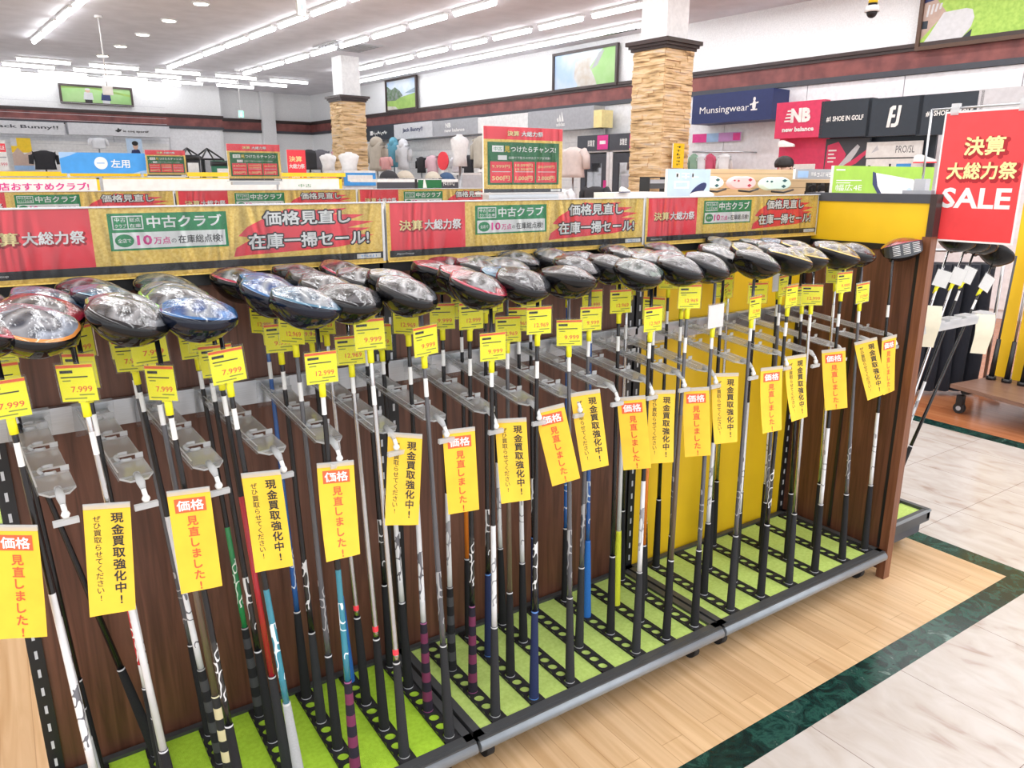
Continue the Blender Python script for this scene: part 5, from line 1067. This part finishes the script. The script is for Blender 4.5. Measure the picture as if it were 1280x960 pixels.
cap(486, 223, 6.2, .10, (.015, .016, .02), 'black', 'black cap on the dark fronted low table'); cap(506, 223, 6.3, .10, (.52, .46, .36), 'beige hooded', 'beige cap on the low table behind the second banner'); cap(541, 223, 6.25, .09, (.62, .52, .40), 'tan', 'tan cap near the right end of the low table'); cap(558, 224, 6.2, .09, (.05, .10, .20), 'navy', 'navy cap at the right end of the low table')
cap(122, 180, 12.0, .10, (.02, .02, .02), 'black', 'black and white cap displayed before the back wall') if False else None
# white display torsos and bags between the low tables
def torso(x, y0, y1, v, wd, label):
    a = at(x, y1, VS, v); q = at(x, y0, VS, v); h = q.z-a.z; t = thing('display_torso', a, label, 'mannequin', 'white display torsos'); b = MB(); b.frame(a, US, VS); n = 14; g = []
    for z, hw, hd in ((0, .30, .22), (.3, .27, .19), (.6, .34, .23), (.8, .40, .2), (.9, .30, .14), (.95, .13, .10), (1, .11, .09)): g.append([b.p(hw*wd*math.cos(s), hd*wd*math.sin(s), z*h) for s in (2*math.pi*i/n for i in range(n))])
    for r in range(len(g)-1):
        for i in range(n): b.face((g[r][i], g[r][(i+1) % n], g[r+1][(i+1) % n], g[r+1][i]), WHITE, True)
    b.face(g[0][::-1], WHITE); b.face(g[-1], WHITE); b.build('torso', t); b = MB(); b.frame(a); b.tube([(0, 0, -a.z+.02), (0, 0, 0)], .02, METAL, 8); b.tube([(0, 0, -a.z), (0, 0, -a.z+.02)], .15, METAL, 14); b.build('stand', t)
torso(437, 190, 216, 9.3, .42, 'white display torso left of the beige hooded jacket'); torso(411, 192, 214, 10.2, .36, 'white display torso in front of the far stone pillar'); torso(575, 168, 208, 8.4, .40, 'white display torso above the red round board')
def bag(x, y0, y1, v, r, c, nm, label):
    a = at(x, y1, VS, v); q = at(x, y0, VS, v); h = q.z-a.z; t = thing('golf_bag', a-Z*(a.z), label, 'golf bag', 'golf bags before the back wall'); m = cloth(nm, c)
    b = MB(); b.frame(a-Z*a.z); b.tube([(0, 0, 0), (0, 0, .1), (0, 0, .75*q.z), (0, 0, q.z)], [r*.9, r, r*.95, r*1.1], m, 14); b.build('bag_body', t); b = MB(); b.frame(a-Z*a.z); b.tube([(0, 0, q.z-.08), (0, 0, q.z-.01)], r*1.13, BLACK, 14); b.build('collar', t); b = MB(); b.frame(a-Z*a.z); b.box(-r*.6, -r*1.25, q.z-.5, r*.6, -r*.8, q.z-.12, WHITE); b.build('pocket', t)
bag(240, 194, 214, 12.0, .13, (.02, .02, .022), 'black', 'black and white golf bag left of the canopy displays'); bag(276, 201, 216, 11.5, .13, (.05, .20, .12), 'green', 'dark green golf bag right of the canopy displays')
# two display tents before the back wall
for k, x in enumerate((243, 268)):
    p = at(x, 222, VS, 13.0); t = thing('display_tent', p, f'small black framed canopy display, {"right" if k else "left"} one of two behind the price signs', 'display tent', 'canopy displays')
    b = MB(); b.frame(p, US, VS); w_, h_ = .19, .50
    for sx in (-1, 1):
        for sy in (0, .5): b.tube([(sx*w_, sy, -p.z), (sx*w_, sy, h_*.62)], .018, BLACK, 6); b.tube([(sx*w_, sy, h_*.62), (0, .25, h_)], .015, BLACK, 6)
    b.tube([(-w_, 0, h_*.62), (w_, 0, h_*.62)], .018, BLACK, 6); b.build('tent_frame', t)
    b = MB(); b.frame(p, US, VS); b.poly([(-w_, .45), (w_, .45), (w_, .46), (-w_, .46)], BLACK, h_*.61); b.box(-w_, .44, 0, w_, .46, h_*.6, GREY if k else WHITE); b.build('back_cloth', t)
p = at(133, 178, VS, 17.3)
# posters under the back wall signs
f, w_, h_ = on_back(12, 172, 44, 213, 17.75)
def d(b, w, h): b.rect(0, h*.55, w, h, YEL, .001); b.rect(0, h*.75, w*.3, h, LGREY, .0014); b.poly([(0, 0), (w, 0), (w, h*.6), (w*.6, h*.5), (w*.3, h*.7), (0, h*.5)], pm('tan_print', (.60, .45, .38), .5), .0014); b.rect(0, 0, w, h*.15, SKYP, .0018)
sign_board(f, w_, h_, 'poster_board', 'tall tan and yellow poster under the back wall Jack Bunny!! sign', 'poster', WHT, d)
f, w_, h_ = on_back(157, 173, 179, 192, 17.4)
def d(b, w, h): b.poly([(w*.25, 0), (w*.85, 0), (w*.78, h*.25), (w*.62, h*.3), (w*.3, h*.22)], NAVY, .001); b.ell(w*.56, h*.5, w*.17, h*.25, SKIN, .0014); b.ell(w*.55, h*.68, w*.2, h*.16, HAIR, .0018)
sign_board(f, w_, h_, 'poster_board', 'small light blue portrait poster of a dark-haired person', 'poster', PALEB, d)
f, w_, h_ = on_back(-20, 175, 12, 213, 14.0)
sign_board(f, w_, h_, 'price_board', 'pale price board with red SALE tab at the left edge', 'price board', WHT, lambda b, w, h: (b.rect(0, h*.62, w*.98, h*.9, RED, .001), b.text('SALE', w*.72, h*.76, w*.4, h*.13, WHT, .0014, .03), b.text('1999', w*.75, h*.2, w*.4, h*.12, CRP, .001), b.rect(w*.5, h*.42, w*.95, h*.46, GREY, .001)))
b = MB(); f, w_, h_ = on_back(-40, 173, 215, 214, 17.95); b.frame(*f); b.box(0, -f[0].z, -.04, w_, h_, 0, WHITE)
for k in range(12): b.box(0, .06+.12*k-f[0].z*0, 0, w_, .066+.12*k, .006, LGREY)
b.build('slat_wall', None, 'white slat wall fixture under the back wall brand signs', 'slat wall')
b = MB(); f, w_, h_ = on_right(452, 174, 752, 238, 6.45); b.frame((Vector((f[0].x, f[0].y, 0)), f[1], f[2])[0], f[1], f[2]); b.box(0, 0, -.04, w_, 2.28, 0, WHITE)
for k in range(14): b.box(0, .5+.12*k, 0, w_, .506+.12*k, .006, LGREY)
b.build('slat_wall', None, 'long white slat wall fixture under the right wall brand signs', 'slat wall')
# ------------------------------------------------------------------ the shopper whose head shows above the displays
hp = at(982, 197, YA, 3.9); g = Vector((hp.x, hp.y, 0)); TOP = hp.z+.02; k = TOP/1.75
t = thing('person', g, 'person with short black hair in dark clothes standing behind the pale slat board', 'person')
def skin_body(verts, edges, radii, mat, name, parent):
    me = bpy.data.meshes.new(name); me.from_pydata([tuple(Vector(v)*k) for v in verts], edges, []); o = bpy.data.objects.new(name, me); COL.objects.link(o)
    md = o.modifiers.new('s', 'SKIN'); 
    for i, r in enumerate(radii): me.skin_vertices[0].data[i].radius = (r[0]*k, r[1]*k) if isinstance(r, tuple) else (r*k, r*k)
    me.skin_vertices[0].data[0].use_root = True; o.modifiers.new('u', 'SUBSURF').levels = 1; o.modifiers['u'].render_levels = 1
    dg = bpy.context.evaluated_depsgraph_get(); dg.update(); m2 = bpy.data.meshes.new_from_object(o.evaluated_get(dg)); bpy.data.objects.remove(o)
    m2.materials.clear(); m2.materials.append(mat)
    for p in m2.polygons: p.use_smooth = True; p.material_index = 0
    q = bpy.data.objects.new(name, m2); COL.objects.link(q); q.parent = parent; return q
V = [(0, 0, .95), (0, 0, 1.15), (0, 0, 1.36), (0, 0, 1.46), (0, -.01, 1.54), (0, -.015, 1.60), (0, -.01, 1.67)]
E_ = [(i, i+1) for i in range(6)]; Rr = [(.15, .11), (.14, .10), (.17, .10), (.06, .06), (.062, .075), (.075, .092), (.07, .085)]
for s_ in (-1, 1):
    b0 = len(V); V += [(s_*.19, 0, 1.40), (s_*.23, .01, 1.14), (s_*.23, -.06, .92), (s_*.225, -.08, .82)]; E_ += [(2, b0), (b0, b0+1), (b0+1, b0+2), (b0+2, b0+3)]; Rr += [.06, .045, .033, .035]
    b0 = len(V); V += [(s_*.09, 0, .88), (s_*.10, -.01, .50), (s_*.10, .01, .09), (s_*.11, -.12, .04)]; E_ += [(0, b0), (b0, b0+1), (b0+1, b0+2), (b0+2, b0+3)]; Rr += [.09, .065, .045, .04]
skin_body(V, E_, Rr, SKIN, 'body', t)
CL = pm('dark_clothes', (.03, .03, .04), .9)
skin_body([(0, 0, .92), (0, 0, 1.15), (0, 0, 1.36), (0, 0, 1.43), (-.19, 0, 1.40), (-.23, .01, 1.14), (-.23, -.05, .95), (.19, 0, 1.40), (.23, .01, 1.14), (.23, -.05, .95)], [(0, 1), (1, 2), (2, 3), (2, 4), (4, 5), (5, 6), (2, 7), (7, 8), (8, 9)], [(.17, .125), (.155, .115), (.18, .115), (.09, .085), .075, .058, .045, .075, .058, .045], CL, 'jacket', t)
skin_body([(0, 0, .98), (-.09, 0, .85), (-.10, -.01, .5), (-.10, .01, .10), (.09, 0, .85), (.10, -.01, .5), (.10, .01, .10)], [(0, 1), (1, 2), (2, 3), (0, 4), (4, 5), (5, 6)], [(.165, .12), .105, .08, .065, .105, .08, .065], NV, 'trousers', t)
b = MB(); b.dome((0, .012*k, 1.665*k), .090*k, .108*k, .085*k, HAIR, 18, 7, -.45); o_ = bpy.data.objects.new('hair', b.mesh('hair')); COL.objects.link(o_); o_.parent = t
b = MB(); 
for s_ in (-1, 1): b.dome((s_*.032*k, -.098*k, 1.615*k), .012*k, .006*k, .007*k, BLK, 8, 4, -math.pi/2+.05)
b.tube([(0, -.095*k, 1.61*k), (0, -.118*k, 1.578*k), (0, -.095*k, 1.57*k)], [.008*k, .014*k, .008*k], SKIN, 8); b.tube([(-.025*k, -.092*k, 1.545*k), (0, -.098*k, 1.543*k), (.025*k, -.092*k, 1.545*k)], .006*k, CRIM, 6)
for s_ in (-1, 1): b.dome((s_*.082*k, .0, 1.60*k), .014*k, .02*k, .03*k, SKIN, 8, 4, -math.pi/2+.05)
o_ = bpy.data.objects.new('face', b.mesh('face')); COL.objects.link(o_); o_.parent = t
for o_ in list(bpy.data.objects):
    if '_w' in o_: del o_['_w']
